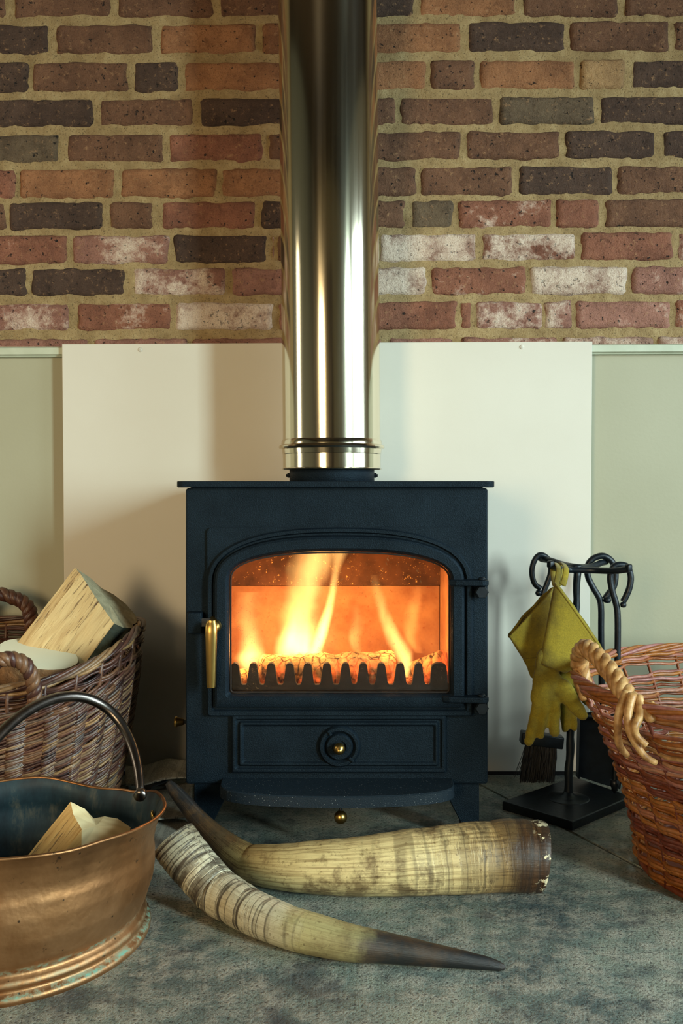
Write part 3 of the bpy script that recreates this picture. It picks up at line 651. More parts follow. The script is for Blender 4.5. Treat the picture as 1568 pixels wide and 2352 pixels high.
# flames: real emissive volumes
def flame(c0, path, amp, label, col=(1.0, .50, .13), seed=0.0, fy=1.0, wisp=0.5, grow=1.0):
    """path: (z, x, halfwidth, intensity) in metres from the foot c0"""
    N = 26; pth = spline([(p[1], 0, p[0], p[2], p[3]) for p in path], N); h = pth[-1][2]
    sides = 14; v = []; c0 = Vector(c0)
    for (x, y, z, r, q) in pth:
        r = max(r, .002)
        for k in range(sides): a = 2 * PI * k / sides; v.append(Vector((x + r * math.cos(a) * 1.25, r * fy * math.sin(a) * 1.25, z)) + c0)
    f = [(i * sides + k, i * sides + (k + 1) % sides, (i + 1) * sides + (k + 1) % sides, (i + 1) * sides + k) for i in range(N - 1) for k in range(sides)]
    f += [tuple(range(sides))[::-1], tuple((N - 1) * sides + k for k in range(sides))]
    m = MT('flame_%d' % int(seed)); m.n.remove(m.b); em = m.new('ShaderNodeEmission'); tc = m.new('ShaderNodeTexCoord'); sep = m.new('ShaderNodeSeparateXYZ'); m.link(tc.outputs['Object'], sep.inputs[0])
    X, Y_, Z = sep.outputs; zn = m.math('DIVIDE', Z, h, clamp=True)
    def curve(idx, sc=1.0, off=0.0):
        cv = m.new('ShaderNodeFloatCurve'); cu = cv.mapping.curves[0]
        pts_ = [(p[2] / h, (p[idx] + off) * sc) for p in pth[::3]] + [(1.0, (pth[-1][idx] + off) * sc)]
        while len(cu.points) < len(pts_): cu.points.new(.5, .5)
        for q, (a, b) in zip(cu.points, pts_): q.location = (a, min(1, max(0, b)))
        cv.mapping.update(); m.link(zn, cv.inputs['Value']); return cv.outputs[0]
    xc = m.math('MULTIPLY_ADD', curve(0, 2.5, .2), .4, -.2); wv = m.math('MULTIPLY', curve(3, 8.0), .125); it = curve(4)
    ns = m.noise(m.comb(m.math('MULTIPLY', X, 42.0), m.math('MULTIPLY', Y_, 30.0), m.math('MULTIPLY_ADD', Z, 9.0, seed)), 1.0, 3, .5)
    ns2 = m.noise(m.comb(m.math('MULTIPLY', X, 16.0), seed, m.math('MULTIPLY', Z, 12.0)), 1.0, 2, .5)
    dx = m.math('ADD', m.math('SUBTRACT', X, xc), m.math('MULTIPLY', m.math('MULTIPLY_ADD', ns2, 2.0, -1.0), m.math('MULTIPLY', wv, wisp * 1.4)))
    u = m.math('DIVIDE', dx, wv); vv_ = m.math('DIVIDE', Y_, m.math('MULTIPLY', wv, fy))
    r2 = m.math('ADD', m.math('MULTIPLY', u, u), m.math('MULTIPLY', vv_, vv_)); core = m.math('SUBTRACT', 1.0, r2, clamp=True); core = m.math('POWER', core, 1.6)
    w_ = m.math('MULTIPLY_ADD', m.ramp(ns, [(0.3, 0.0), (0.7, 1.0)]), wisp, 1 - wisp)
    s_ = m.math('MULTIPLY', m.math('MULTIPLY', core, w_), m.math('MULTIPLY', it, amp))
    em.inputs[0].default_value = col + (1,); m.link(s_, em.inputs[1]); m.link(em.outputs[0], m.out.inputs['Volume'])
    o = link_mesh('flame', v, f, m.m, None, True, loc=c0); tag(o, label, 'flame', 'flames in the stove'); return o
def fp(px, py, Y, c0): q = P(px, py, Y); return q.x - c0.x, q.z - c0.z
def flame_px(Y, foot, pts, amp, label, **k):
    c0 = P(foot[0], foot[1], Y); path = []
    for px, py, hw, it in pts: x, z = fp(px, py, Y, c0); path.append((z, x, hw / (F / Y), it))
    path[0] = (0.0,) + path[0][1:]; return flame(c0, path, amp, label, **k)
flame_px(1.80, (690, 1512), [(690, 1512, 58, .35), (688, 1490, 66, 1.0), (690, 1455, 60, .8), (688, 1410, 54, .42), (700, 1360, 52, .30), (714, 1310, 56, .28), (728, 1258, 60, .24)], 260, 'tall broad yellow flame left of the middle of the fire', seed=1.0, fy=.5, wisp=.35)
flame_px(1.78, (724, 1500), [(724, 1500, 16, .5), (732, 1470, 18, 1.0), (745, 1430, 17, .8), (757, 1390, 14, .6), (765, 1350, 12, .42), (772, 1310, 13, .25), (784, 1265, 22, .14)], 420, 'slim white hot flame tongue leaning right, middle of the fire', seed=2.0, fy=.8, wisp=.25)
flame_px(1.79, (570, 1538), [(570, 1538, 22, .5), (572, 1515, 40, 1.0), (575, 1485, 38, .55), (572, 1450, 36, .28), (570, 1410, 36, .16), (575, 1360, 34, .09)], 240, 'low yellow flame in the left corner of the fire', seed=3.0, fy=.5, wisp=.4)
flame_px(1.76, (933, 1556), [(933, 1556, 9, .6), (930, 1525, 18, 1.0), (918, 1490, 24, .6), (900, 1450, 22, .45), (880, 1405, 18, .34), (866, 1360, 16, .18), (858, 1320, 12, .06)], 300, 'narrow curling flame on the right side of the fire', seed=4.0, fy=.7, wisp=.55)
flame_px(1.82, (962, 1500), [(962, 1500, 14, .3), (950, 1470, 24, .5), (946, 1430, 26, .4), (950, 1390, 22, .3), (958, 1345, 16, .12)], 170, 'faint orange flame nearest the right wall of the firebox', seed=5.0, fy=.6, wisp=.7, col=(1.0, .36, .07))
flame_px(1.84, (822, 1500), [(822, 1500, 14, .4), (818, 1470, 20, .6), (822, 1430, 18, .35), (815, 1390, 12, .12)], 110, 'thin yellow flame behind the middle log', seed=6.0, fy=.7, wisp=.7)
def point(name, loc, e, c, r=.03):
    d = bpy.data.lights.new(name, 'POINT'); d.energy = e; d.color = c; d.shadow_soft_size = r; o = bpy.data.objects.new(name, d); COL.objects.link(o); o.location = loc
point('fire_glow_main', P(700, 1430, 1.80), 1.5, (1.0, .50, .17), .035)
point('fire_glow_right', P(905, 1460, 1.79), .8, (1.0, .44, .13), .025)
point('fire_glow_left', P(575, 1480, 1.79), .7, (1.0, .46, .15), .025)

# ash-pit door
def rl(pl, pr, pt, pb, r=5): return [(x, y) for x, y in rrect(pl, pr, pt, pb, r)]
ash = MB(); loft(ash, [[Vector((P(x, y, SY).x, yy, P(x, y, SY).z)) for x, y in rl(*q)] for q, yy in
    [((532, 1023, 1640, 1773, 3), SY), ((532, 1023, 1640, 1773, 3), SY - .007), ((536, 1019, 1643, 1769, 4), SY - .010), ((541, 1014, 1648, 1764, 4), SY - .010), ((545, 1010, 1652, 1760, 4), SY - .006), ((549, 1006, 1654, 1757, 5), SY - .006), ((552, 1003, 1657, 1754, 5), SY - .011), ((556, 999, 1661, 1750, 5), SY - .011), ((561, 994, 1666, 1745, 4), SY - .0065)]], False, True)
ad = ash.build('ash_door', M['stove'], stove, False); fix_normals(ad); bevel_mod(ad, .001, 2)
dc = P(779, 1711, SY); s_ = SY / F
mb = MB(); lathe(mb, [(49 * s_, -.007), (47 * s_, -.012), (44 * s_, -.0145), (38 * s_, -.0145), (35 * s_, -.012), (32 * s_, -.009), (32 * s_, -.009), (30 * s_, -.014), (28 * s_, -.016), (16 * s_, -.016), (15 * s_, -.013), (0, -.013)], dc, 'Y', 48, (False, False)); o = fix_normals(mb.build('air_dial', M['stove'], ad, True))
e_ = o.modifiers.new('es', 'EDGE_SPLIT'); e_.split_angle = .7
for a in (2.15, -.8):
    mb = MB(); box(mb, dc + Vector((math.cos(a) * 40 * s_, -.0165, math.sin(a) * 40 * s_)), (14 * s_, .004, 6 * s_), Matrix.Rotation(-a, 3, 'Y'), .001); mb.build('dial_stop', M['stove'], ad, False)
mb = MB(); lathe(mb, [(10 * s_, -.013), (10 * s_, -.02), (13 * s_, -.022), (13.5 * s_, -.026), (12 * s_, -.031), (7 * s_, -.035), (0, -.036)], dc, 'Y', 24); mb.build('dial_knob', M['brass'], ad)
# ledge
zs = P(784, 1788, SY).z; lx0, lx1 = P(505, 1800, SY - .03).x, P(1043, 1800, SY - .03).x; lc = (lx0 + lx1) / 2; la = (lx1 - lx0) / 2
lo = [(lx0, SY)] + [(lc - la * math.cos(PI * i / 32), SY - .018 - .082 * max(0, math.sin(PI * i / 32)) ** .62) for i in range(33)] + [(lx1, SY)]
mb = MB(); loft(mb, [[Vector((x, y, zs - .020)) for x, y in lo], [Vector((x, y, zs - .002)) for x, y in lo], [Vector((lc + (x - lc) * .992, SY + (y - SY) * .975, zs)) for x, y in lo]], True, True)
m = MT('ledge_paint'); v = m.obj(); m.col(m.mix(m.ramp(m.voro(v, 210), [(0.05, .9), (0.14, 0.0)]), lin((26, 37, 46)), lin((150, 155, 155)))); m.set(Roughness=.5); m.b.inputs['Specular IOR Level'].default_value = 0.2; m.bump(m.noise(v, 500, 2), .5, .0012); M['ledge'] = m.m
fix_normals(mb.build('ash_ledge', M['ledge'], stove, False))
# underside plate, legs
mb = MB(); box(mb, (S(774, 1800)[0], (SY + SB) / 2 + .01, zbt - .003), (.50, .28, .008)); mb.build('heat_deflector', M['stove'], stove, False)
def leg(poly, y0, y1):
    mb = MB(); pp_ = []
    for px, py in poly: q = P(px, py, SY + .004); pp_.append((q.x, q.z))
    zmin = min(z for _, z in pp_); pp_ = [(x, 0.0 if z < zmin + 1e-4 else z) for x, z in pp_]
    prism(mb, pp_, y0, y1); o = fix_normals(mb.build('leg', M['stove'], stove, False)); bevel_mod(o, .0015, 1)
rl_ = [(1100, 1801), (1100, 1946), (1062, 1946), (1058, 1890), (1030, 1835), (1020, 1801)]
ll_ = [(445, 1801), (445, 1946), (485, 1946), (489, 1890), (517, 1835), (527, 1801)]
for pl in (rl_, ll_): leg(pl, SY + .004, SY + .034); leg([(x, y) for x, y in pl], SB - .040, SB - .010)
# brass bits
mb = MB(); bq = P(782, 1877, SY - .055); tube(mb, [bq, bq + Vector((0, .004, .03)), P(782, 1840, SY + .02)], .003, 8); mb.build('riddling_rod', M['iron'], stove)
mb = MB(); lathe(mb, [(0.0, -.012), (.006, -.0105), (.0105, -.006), (.0118, 0), (.0105, .006), (.006, .0105), (0, .012)], bq, 'Z', 20); mb.build('riddling_knob', M['brass'], stove)
kq = P(412, 1658, SY + .05); kx = P(427, 1658, SY).x
mb = MB(); tube(mb, [kq, Vector((kx + .02, kq.y, kq.z))], .0032, 8); mb.build('side_rod', M['iron'], stove)
mb = MB(); lathe(mb, [(0, -.009), (.0095, -.009), (.0105, -.006), (.009, -.004), (.006, .007), (.0045, .009), (0, .009)], kq, 'X', 20); mb.build('side_knob', M['brass'], stove)
# catch block and handle
ca, cb = P(429, 1407, SY - .02), P(463, 1456, SY - .02)
mb = MB(); box(mb, ((ca.x + cb.x) / 2, SY - .0105, (ca.z + cb.z) / 2), (cb.x - ca.x, .021, ca.z - cb.z), 0, .003); mb.build('catch_block', M['stove'], stove)
mb = MB(); q = P(472, 1430, SY - .018); box(mb, (q.x + .0, SY - .016, q.z), (.030, .006, .016), 0, .001); mb.build('catch_tongue', M['iron'], door, False)
hc = P(491, 1440, DY - .012)
mb = MB(); lathe(mb, [(.0, .004), (.0170, .004), (.0175, .0), (.0165, -.004), (.0120, -.010), (.0105, -.016), (.0105, -.024), (0, -.026)], (hc.x, SY - .013, hc.z), 'Y', 32); mb.build('handle_boss', M['brass'], door)
hp = []
for py, wd, dy in ((1431, 11.5, -.040), (1440, 13, -.043), (1455, 13, -.044), (1480, 12.5, -.043), (1520, 11.5, -.041), (1560, 10.5, -.039), (1574, 10.2, -.038), (1579, 9, -.038)):
    cxp = 485 + (py - 1431) * .0; q = P(cxp, py, SY + dy); w_ = wd * (SY + dy) / F; d_ = .006
    ring = [(-w_, -d_ * .6), (-w_ * .7, -d_), (w_ * .7, -d_), (w_, -d_ * .6), (w_, d_ * .6), (w_ * .7, d_), (-w_ * .7, d_), (-w_, d_ * .6)]
    hp.append([Vector((q.x + a, SY + dy + b, q.z)) for a, b in ring])
t0 = [Vector((v_.x * .75 + hc.x * .25, v_.y, v_.z + .005)) for v_ in hp[0]]
mb = MB(); loft(mb, [t0] + hp, True, True); o = fix_normals(mb.build('door_handle', M['brass'], door, True)); o.modifiers.new('es', 'EDGE_SPLIT').split_angle = .9
# hinges
for (py, x0) in ((1338, 1030), (1605, 1015)):
    q0 = P(x0, py, SY - .02); q1 = P(1108, py, SY - .02); zc = q0.z
    mb = MB(); R = .0125; ctr = Vector((P(1106, py, SY - .024).x, SY - .024, zc)); out = [Vector((q0.x, SY - .018, zc)), Vector((ctr.x - .02, SY - .006, zc))]
    for i in range(9): a = PI / 2 - PI * i / 8; out.append(ctr + Vector((math.cos(a) * R, math.sin(a) * R * 1.0, 0)))
    out.append(Vector((q0.x + .012, SY - .030, zc))); out.append(Vector((q0.x, SY - .024, zc)))
    loft(mb, [[p_ + Vector((0, 0, -.0055)) for p_ in out], [p_ + Vector((0, 0, .0055)) for p_ in out]], True, True); o = fix_normals(mb.build('hinge_arm', M['stove'], door, False)); bevel_mod(o, .0025, 2)
    mb = MB(); lathe(mb, [(.0068, 0), (.0066, .0025), (.004, .0045), (0, .005)], ctr + Vector((0, 0, .0055)), 'Z', 16); mb.build('hinge_pin', M['iron'], door)
    hq = P(1106, py + 22, SY - .024)
    mb = MB(); lathe(mb, [(0, -.014), (.0105, -.014), (.0128, -.011), (.0128, .011), (0, .012)], (hq.x, SY - .014, hq.z), 'Y', 6); mb.build('hinge_nut', M['iron'], stove, False)

# ------------------------------------------------------------------ flue pipe
FY = SB - .075
fc = P(762, 1100, FY)
flue = thing('flue_pipe', 'polished stainless steel flue pipe rising from the stove top', 'flue pipe', (fc.x, FY, tz))
zc0 = tz - .002; zc1 = P(762, 1080, FY - .09).z + .006
mb = MB(); lathe(mb, [(.086, 0), (.088, .002), (.088, zc1 - zc0 + .01)], (fc.x, FY, zc0), 'Z', 64); mb.build('collar', M['stove'], flue)
for s_, nm in ((-1, 0), (1, 0)):
    mb = MB(); q = Vector((fc.x + s_ * .089, FY, P(762, 1092, FY).z)); lathe(mb, [(0, -.004), (.005, -.004), (.005, .003), (.003, .004), (.003, .006), (0, .006)] if s_ > 0 else [(0, -.006), (.003, -.006), (.003, -.004), (.005, -.003), (.005, .004), (0, .004)], q, 'X', 10); mb.build('collar_screw', M['iron'], flue, False)
zb_ = P(762, 1077, FY - .10).z; zk = P(762, 1040, FY - .10).z; zr_ = P(762, 1023, FY - .10).z; zu = P(762, 1008, FY - .10).z
R0 = .1015
ax = Vector((P(753, 0, FY).x - P(762, 1000, FY).x, 0, P(753, 0, FY).z - P(762, 1000, FY).z)); lean = ax.x / ax.z
def lean_mb(mb):
    for v_ in mb.v: v_.x += (v_.z - zb_) * lean
    return mb
mb = MB(); lathe(mb, [(.089, 0.003), (R0 - .002, .003), (R0 + .001, .0), (R0 + .002, .002), (R0, .004), (R0, zk - zb_), (R0 + .001, zk - zb_ + .001), (R0 + .002, zr_ - zb_ - .004), (R0 + .007, zr_ - zb_ - .003), (R0 + .0085, zr_ - zb_), (R0 + .007, zr_ - zb_ + .003), (R0 + .003, zr_ - zb_ + .005), (R0 + .002, zu - zb_), (R0, zu - zb_ + .003)], (fc.x, FY, zb_), 'Z', 96, (False, False))
o = fix_normals(lean_mb(mb).build('locking_band', M['steel'], flue)); o.modifiers.new('es', 'EDGE_SPLIT').split_angle = .6
mb = MB(); lathe(mb, [(R0 - .0005, .006), (R0 - .0005, zu - zb_), (R0 - .0005, ZC - zb_ - .001)], (fc.x, FY, zb_), 'Z', 96, (False, False)); lean_mb(mb).build('pipe', M['steel'], flue)

# ------------------------------------------------------------------ baskets
def basket(name, label, cx, cy, rx_top, ry_top, rx_b, ry_b, h, mat, nst, rim_fn, sup=2.3, belly=.0, rod=.003, tint_fn=None, style='randing', seed=1, z_open=None, tilt=(0, 0), loc_label=None, pw=.75):
    rnd = random.Random(seed); T = thing(name, label, 'basket', (cx, cy, 0))
    def prof(u):  # 0..1 up
        return u ** pw + belly * math.sin(PI * u)
    def S3(th, z, off=0.0):
        u = max(0, min(1.05, z / h)); k = prof(u) if u > 0 else 0
        rx = rx_b + (rx_top - rx_b) * k + off; ry = ry_b + (ry_top - ry_b) * k + off
        c, s_ = math.cos(th), math.sin(th)
        zz = z * (1 + rim_fn(th))
        return Vector((cx + tilt[0] * z + rx * math.copysign(abs(c) ** (2 / sup), c), cy + tilt[1] * z + ry * math.copysign(abs(s_) ** (2 / sup), s_), zz))
    for i in range(nst):
        th = 2 * PI * (i + .5) / nst; mb = MB(); pts = [S3(th, h * k / 10, 0) for k in range(11)]
        tube(mb, pts, rod * (1.35 if style == 'randing' else .95), 6, tint=rnd.uniform(.1, .5)); mb.build('stake', mat, T)
    mb = MB()
    def wave(th, ph): return math.cos(nst / 2 * th + ph)
    if style == 'randing':
        lev = .021; z = .014; L = 0
        nl = int((h * .80 - .014) / lev)
        for L in range(nl):
            for i in range(nst):
                th0 = 2 * PI * (i + .5) / nst; span = 2 * PI / nst * 3.1
                for q in range(4):
                    n = 22; pts = []; tn = rnd.random(); jit = rnd.uniform(-.002, .002)
                    for k in range(n):
                        s_ = k / (n - 1); th = th0 + span * s_; zz = .010 + L * lev + q * rod * 1.6 + lev * 1.9 * s_ + jit + .0015 * math.sin(k * .9 + q)
                        off = (rod * 2.3) * math.cos(nst / 2 * (th - th0)) * (1 if s_ < .97 else .5) 
                        pts.append(S3(th, zz, off * (1 if (i % 2 == 0 or True) else -1)))
                    tube(mb, pts, [rod * (1.1 - .35 * k / n) for k in range(n)], 5, tint=tn)
        zz0 = .010 + nl * lev
    else: zz0 = .006
    # horizontal weavers
    z = zz0 + rod; r_i = 0; n = nst * 7
    while z < h - rod * 2:
        if z_open and z_open[0] < z < z_open[1]: z += rod * 1.9; r_i += 1; continue
        tn = tint_fn(z / h, rnd) if tint_fn else rnd.random(); segs = 3; a0 = rnd.random() * 6; rr_ = rod * rnd.uniform(.85, 1.25); drift = rnd.uniform(-.002, .002)
        for sg in range(segs):
            pts = []; m_ = n // segs + 2; tn2 = min(1, max(0, tn + rnd.uniform(-.12, .12)))
            for k in range(m_):
                th = a0 + 2 * PI * (sg / segs) + 2 * PI / segs * k / (m_ - 3); ph = PI * (r_i // (2 if style == 'randing' else 2))
                off = rod * 2.0 * wave(th, ph); pts.append(S3(th, z + .0022 * math.sin(th * 5 + r_i) + drift * math.sin(th * 2 + r_i) + .0012 * math.sin(th * nst), off))
            tube(mb, pts, rr_, 5, tint=tn2)
        z += rod * (1.95 if style == 'randing' else 1.55); r_i += 1
    mb.build('weave', mat, T, True, 'stuff')
    # rim: three rods twisted and a lashing
    mb = MB(); nr = 220
    for s_ in range(5):
        pts = []; rnd2 = random.Random(seed * 7 + s_)
        for k in range(nr):
            th = 2 * PI * k / nr; a = th * nst / 3.0 + 2 * PI * s_ / 5; c_ = S3(th, h, 0)
            nrm = (S3(th, h, .01) - c_).normalized(); pts.append(c_ + nrm * math.cos(a) * rod * 1.9 + Vector((0, 0, math.sin(a) * rod * 1.7)))
        tube(mb, pts, rod * 1.25, 6, closed=True, tint=(tint_fn(1.0, rnd2) if tint_fn else rnd2.random()))
    mb.build('rim', mat, T)
    mb = MB(); base_pts = [S3(2 * PI * k / 60, .004, -.002) for k in range(60)]; tube(mb, base_pts, rod * 1.6, 6, closed=True, tint=.3)
    c0 = Vector((cx, cy, .004)); nb = len(mb.v); mb.add([c0] + [S3(2 * PI * k / 60, .004, -.003) for k in range(60)], [(0, 1 + k, 1 + (k + 1) % 60) for k in range(60)], tint=.2)
    mb.build('base', mat, T)
    return T, S3
def rope(parent, name, ctrl, r, strands, turns, mat, taper=None, sides=7, n=110, tint=None):
    mb = MB(); pts = [Vector(p) for p in spline(ctrl, n)]
    T_ = [(pts[min(i + 1, n - 1)] - pts[max(i - 1, 0)]).normalized() for i in range(n)]; N = T_[0].orthogonal().normalized(); fr_ = []
    for i in range(n): N = (N - T_[i] * N.dot(T_[i])).normalized(); fr_.append((N.copy(), T_[i].cross(N)))
    rs = r * (.52 if strands <= 4 else .42)
    for s_ in range(strands):
        out = []; rad = []
        for i in range(n):
            k = i / (n - 1); a = 2 * PI * (turns * k + s_ / strands); t_ = taper(k) if taper else 1.0
            out.append(pts[i] + (fr_[i][0] * math.cos(a) + fr_[i][1] * math.sin(a)) * (r - rs) * 1.05 * t_); rad.append(rs * t_ * (1 + .06 * math.sin(i * .7 + s_)))
        tube(mb, out, rad, sides, tint=(tint if tint is not None else random.uniform(.2, .6)))
    return mb.build(name, mat, parent)

# left basket, dark, holding logs
LB = dict(cx=-.805, cy=1.835)
Tl, SL = basket('wicker_log_basket', 'dark brown willow basket of split logs on the left', LB['cx'], LB['cy'], .405, .232, .335, .185, .335, M['willow_dark'], 32,
                lambda th: .12 * max(0, math.cos(th)) ** 4 + .07 * max(0, math.sin(th)) - .12 * max(0, -math.sin(th)), 2.5, .04, .0031, lambda u, r: r.random(), 'randing', 3)
for nm, ctrl in (('front', [(-30, 1545, 1.60), (-8, 1520, 1.575), (25, 1513, 1.58), (58, 1528, 1.59), (76, 1565, 1.60), (80, 1605, 1.605), (78, 1625, 1.61)]), ('back', [(-70, 1470, 2.04), (-55, 1400, 2.05), (-15, 1366, 2.05), (30, 1372, 2.05), (62, 1392, 2.045), (72, 1425, 2.04), (72, 1470, 2.04)])):
    rope(Tl, 'handle', [P(*c) for c in ctrl], 0.0135 if nm == 'front' else .016, 3, 5, M['willow_dark'])

# right basket, red and orange
def tint_r(u, r):
    if u > .93: return r.choice([.86, .9, .6])
    if u > .80: return r.choice([.95, .5, .9, .7])
    if u > .62: return .88 if r.random() < .6 else .4
    if u > .52: return .15 + r.random() * .15
    if u > .30: return .6 + r.random() * .15
    if u > .2: return .1 + r.random() * .2
    return .5 + r.random() * .2
RB = (.749, 1.577)
Tr, SR = basket('wicker_basket', 'empty round orange and red willow basket at the right edge', RB[0], RB[1], .352, .352, .232, .235, .318, M['willow_red'], 30, lambda th: .0, 2.0, .0, .0034, tint_r, 'plain', 5, z_open=(.273, .290), tilt=(.05, .07), pw=1.6)
ctrl = [(1352, 1600, 1.66), (1336, 1560, 1.68), (1330, 1510, 1.66), (1345, 1489, 1.60), (1375, 1512, 1.55), (1410, 1555, 1.50), (1440, 1600, 1.46), (1462, 1640, 1.425)]
hd = rope(Tr, 'handle', [P(*c) for c in ctrl], .0165, 4, 4.5, M['peeled'])
for c_ in ([(1440, 1590, 1.44), (1425, 1625, 1.43), (1418, 1665, 1.425), (1422, 1710, 1.43), (1440, 1735, 1.44)],
           [(1452, 1595, 1.43), (1442, 1640, 1.415), (1446, 1680, 1.41), (1462, 1712, 1.405), (1482, 1738, 1.405), (1505, 1752, 1.41)],
           [(1466, 1600, 1.43), (1470, 1640, 1.41), (1458, 1668, 1.40), (1462, 1690, 1.40), (1485, 1712, 1.395)],
           [(1478, 1625, 1.42), (1492, 1650, 1.40), (1500, 1640, 1.41), (1496, 1615, 1.43)]):
    mb = MB(); pts = spline([P(*q) for q in c_], 30); tube(mb, pts, [.0075 * (1 - .35 * i / 29) for i in range(30)], 8); mb.build('handle_lashing', M['peeled'], Tr)

# ------------------------------------------------------------------ split logs
woodA = wood('split_ash_wood', lin((190, 156, 104)), lin((216, 186, 134)), lin((96, 66, 38)), (9, 9, 9))
woodB = wood('split_oak_wood', lin((150, 108, 58)), lin((186, 142, 84)), lin((60, 36, 20)), (9, 9, 9))
m = MT('sawn_end'); v = m.obj(); n = m.noise(v, 30, 5); wv = m.new('ShaderNodeTexWave'); wv.wave_type = 'RINGS'; wv.inputs['Scale'].default_value = 22; wv.inputs['Distortion'].default_value = 2.0; m.link(v, wv.inputs['Vector'])
m.col(m.mix(m.math('MULTIPLY', wv.outputs['Fac'], .35), lin((222, 200, 152)), lin((190, 158, 108)))); m.set(Roughness=.85); m.bump(n, .3, .003); M['sawn'] = m.m
m = MT('sawn_end_grey'); v = m.obj(); n = m.noise(m.obj((1, 1, 1)), 60, 5, .7); m.col(m.ramp(n, [(0.3, lin((150, 140, 112))), (0.7, lin((190, 178, 146)))])); m.set(Roughness=.9); m.bump(n, .5, .003); M['sawn_grey'] = m.m
m = MT('pale_cut_face'); v = m.obj(); n = m.noise(v, 18, 4); m.col(m.mix(m.ramp(n, [(0.66, 0.0), (0.68, .5)]), lin((226, 218, 188)), lin((150, 126, 100)))); m.set(Roughness=.85); M['cut'] = m.m
def grain_wood(name, a, b, crack, axis_vec):
    """grain stretched along axis_vec"""
    m = MT(name); tc = m.new('ShaderNodeTexCoord'); d_ = Vector(axis_vec).normalized(); eu = d_.to_track_quat('Z', 'Y').inverted().to_euler()
    mp = m.new('ShaderNodeMapping'); mp.inputs['Rotation'].default_value = eu; m.link(tc.outputs['Object'], mp.inputs['Vector'])
    mp2 = m.new('ShaderNodeMapping'); mp2.inputs['Scale'].default_value = (1, 1, .09); m.link(mp.outputs[0], mp2.inputs[0]); v = mp2.outputs[0]
    n = m.noise(v, 95, 5, .65, .8); n2 = m.noise(v, 38, 4, .6, 1.2)
    c = m.ramp(n, [(0.3, a), (0.65, b)]); cr = m.math('MAXIMUM', m.ramp(n2, [(0.33, 1.0), (0.37, 0.0)]), m.math('MULTIPLY', m.ramp(m.noise(v, 150, 3, .7), [(0.36, 1.0), (0.42, 0.0)]), .6)); c = m.mix(cr, c, crack)
    m.col(c); m.set(Roughness=.75); m.bump(m.math('SUBTRACT', n, cr), .6, .004); return m.m
def split_log(name, label, end_px, depths, axis, mats, bark_edges, cat='log', curve=None, jag=.0, cap_mat=None):
    """end polygon given as photo points at depths, extruded along axis"""
    E = [P(px, py, d_) for (px, py), d_ in zip(end_px, depths)]; ax_ = Vector(axis); T = thing(name, label, cat, sum((p for p in E), Vector()) / len(E) + ax_ * .5)
    sub = 10; n = len(E); cen = sum((p for p in E), Vector()) / n
    def edge(i, mat, nm, bulge=0.0):
        a, b = E[i], E[(i + 1) % n]; NL = 16; v = []; f = []
        for l in range(NL + 1):
            for k in range(sub + 1):
                u = k / sub; p_ = a.lerp(b, u); out = (p_ - cen); out -= ax_.normalized() * out.dot(ax_.normalized()); out.normalize()
                q = p_ + out * bulge * math.sin(PI * u) + ax_ * (l / NL)
                dd = (.0022 if nm != 'bark' else .003) * nz(q.x * 60 * .5 + i, q.y * 60 * .5, q.z * 60 * .5) * (1 if 0 < k < sub else .4)
                v.append(q + out * dd)
        for l in range(NL):
            for k in range(sub): q = l * (sub + 1) + k; f.append((q, q + 1, q + sub + 2, q + sub + 1))
        return v, f
    wmb = MB(); bmb = MB(); rim = []
    for i in range(n):
        isb = i in bark_edges; v, f = edge(i, None, 'bark' if isb else 'wood', .008 if isb else 0); (bmb if isb else wmb).add(v, f); rim += v[:sub]
    wmb.build('split_face', mats[0], T, False); 
    if bmb.v: bmb.build('bark', M['bark'], T, True)
    cm = MB(); cc = sum(rim, Vector()) / len(rim); rings = [[cc.lerp(r_, k / 4) for r_ in rim] for k in range(1, 5)]
    vv = [cc] + [p_ + ax_.normalized() * (.0015 * nz(p_.x * 90, p_.y * 90, p_.z * 90) if k < 3 else 0) for k, R_ in enumerate(rings) for p_ in R_]; nr = len(rim)
    ff = [(0, 1 + k, 1 + (k + 1) % nr) for k in range(nr)] + [(1 + r_ * nr + k, 1 + (r_ + 1) * nr + k, 1 + (r_ + 1) * nr + (k + 1) % nr, 1 + r_ * nr + (k + 1) % nr) for r_ in range(3) for k in range(nr)]
    cm.add(vv, ff); fix_normals(cm.build('sawn_end', cap_mat or mats[1], T, True)); return T
ax1 = P(45, 1470, 1.78) - P(172, 1304, 1.84); ax1 = ax1 + Vector((0, -.0, 0))
ax1 *= 1.28
split_log('split_log', 'large pale split log with dark bark leaning out of the left basket', [(172, 1304), (185, 1318), (205, 1350), (228, 1385), (262, 1432), (285, 1441), (306, 1434), (310, 1412), (290, 1388), (262, 1366), (232, 1350), (205, 1325)],
          [1.84, 1.83, 1.825, 1.82, 1.815, 1.835, 1.87, 1.90, 1.915, 1.92, 1.91, 1.87], ax1, (grain_wood('pale_grain', lin((184, 150, 100)), lin((214, 184, 130)), lin((92, 62, 38)), ax1), M['sawn_grey']), (4, 5, 6))
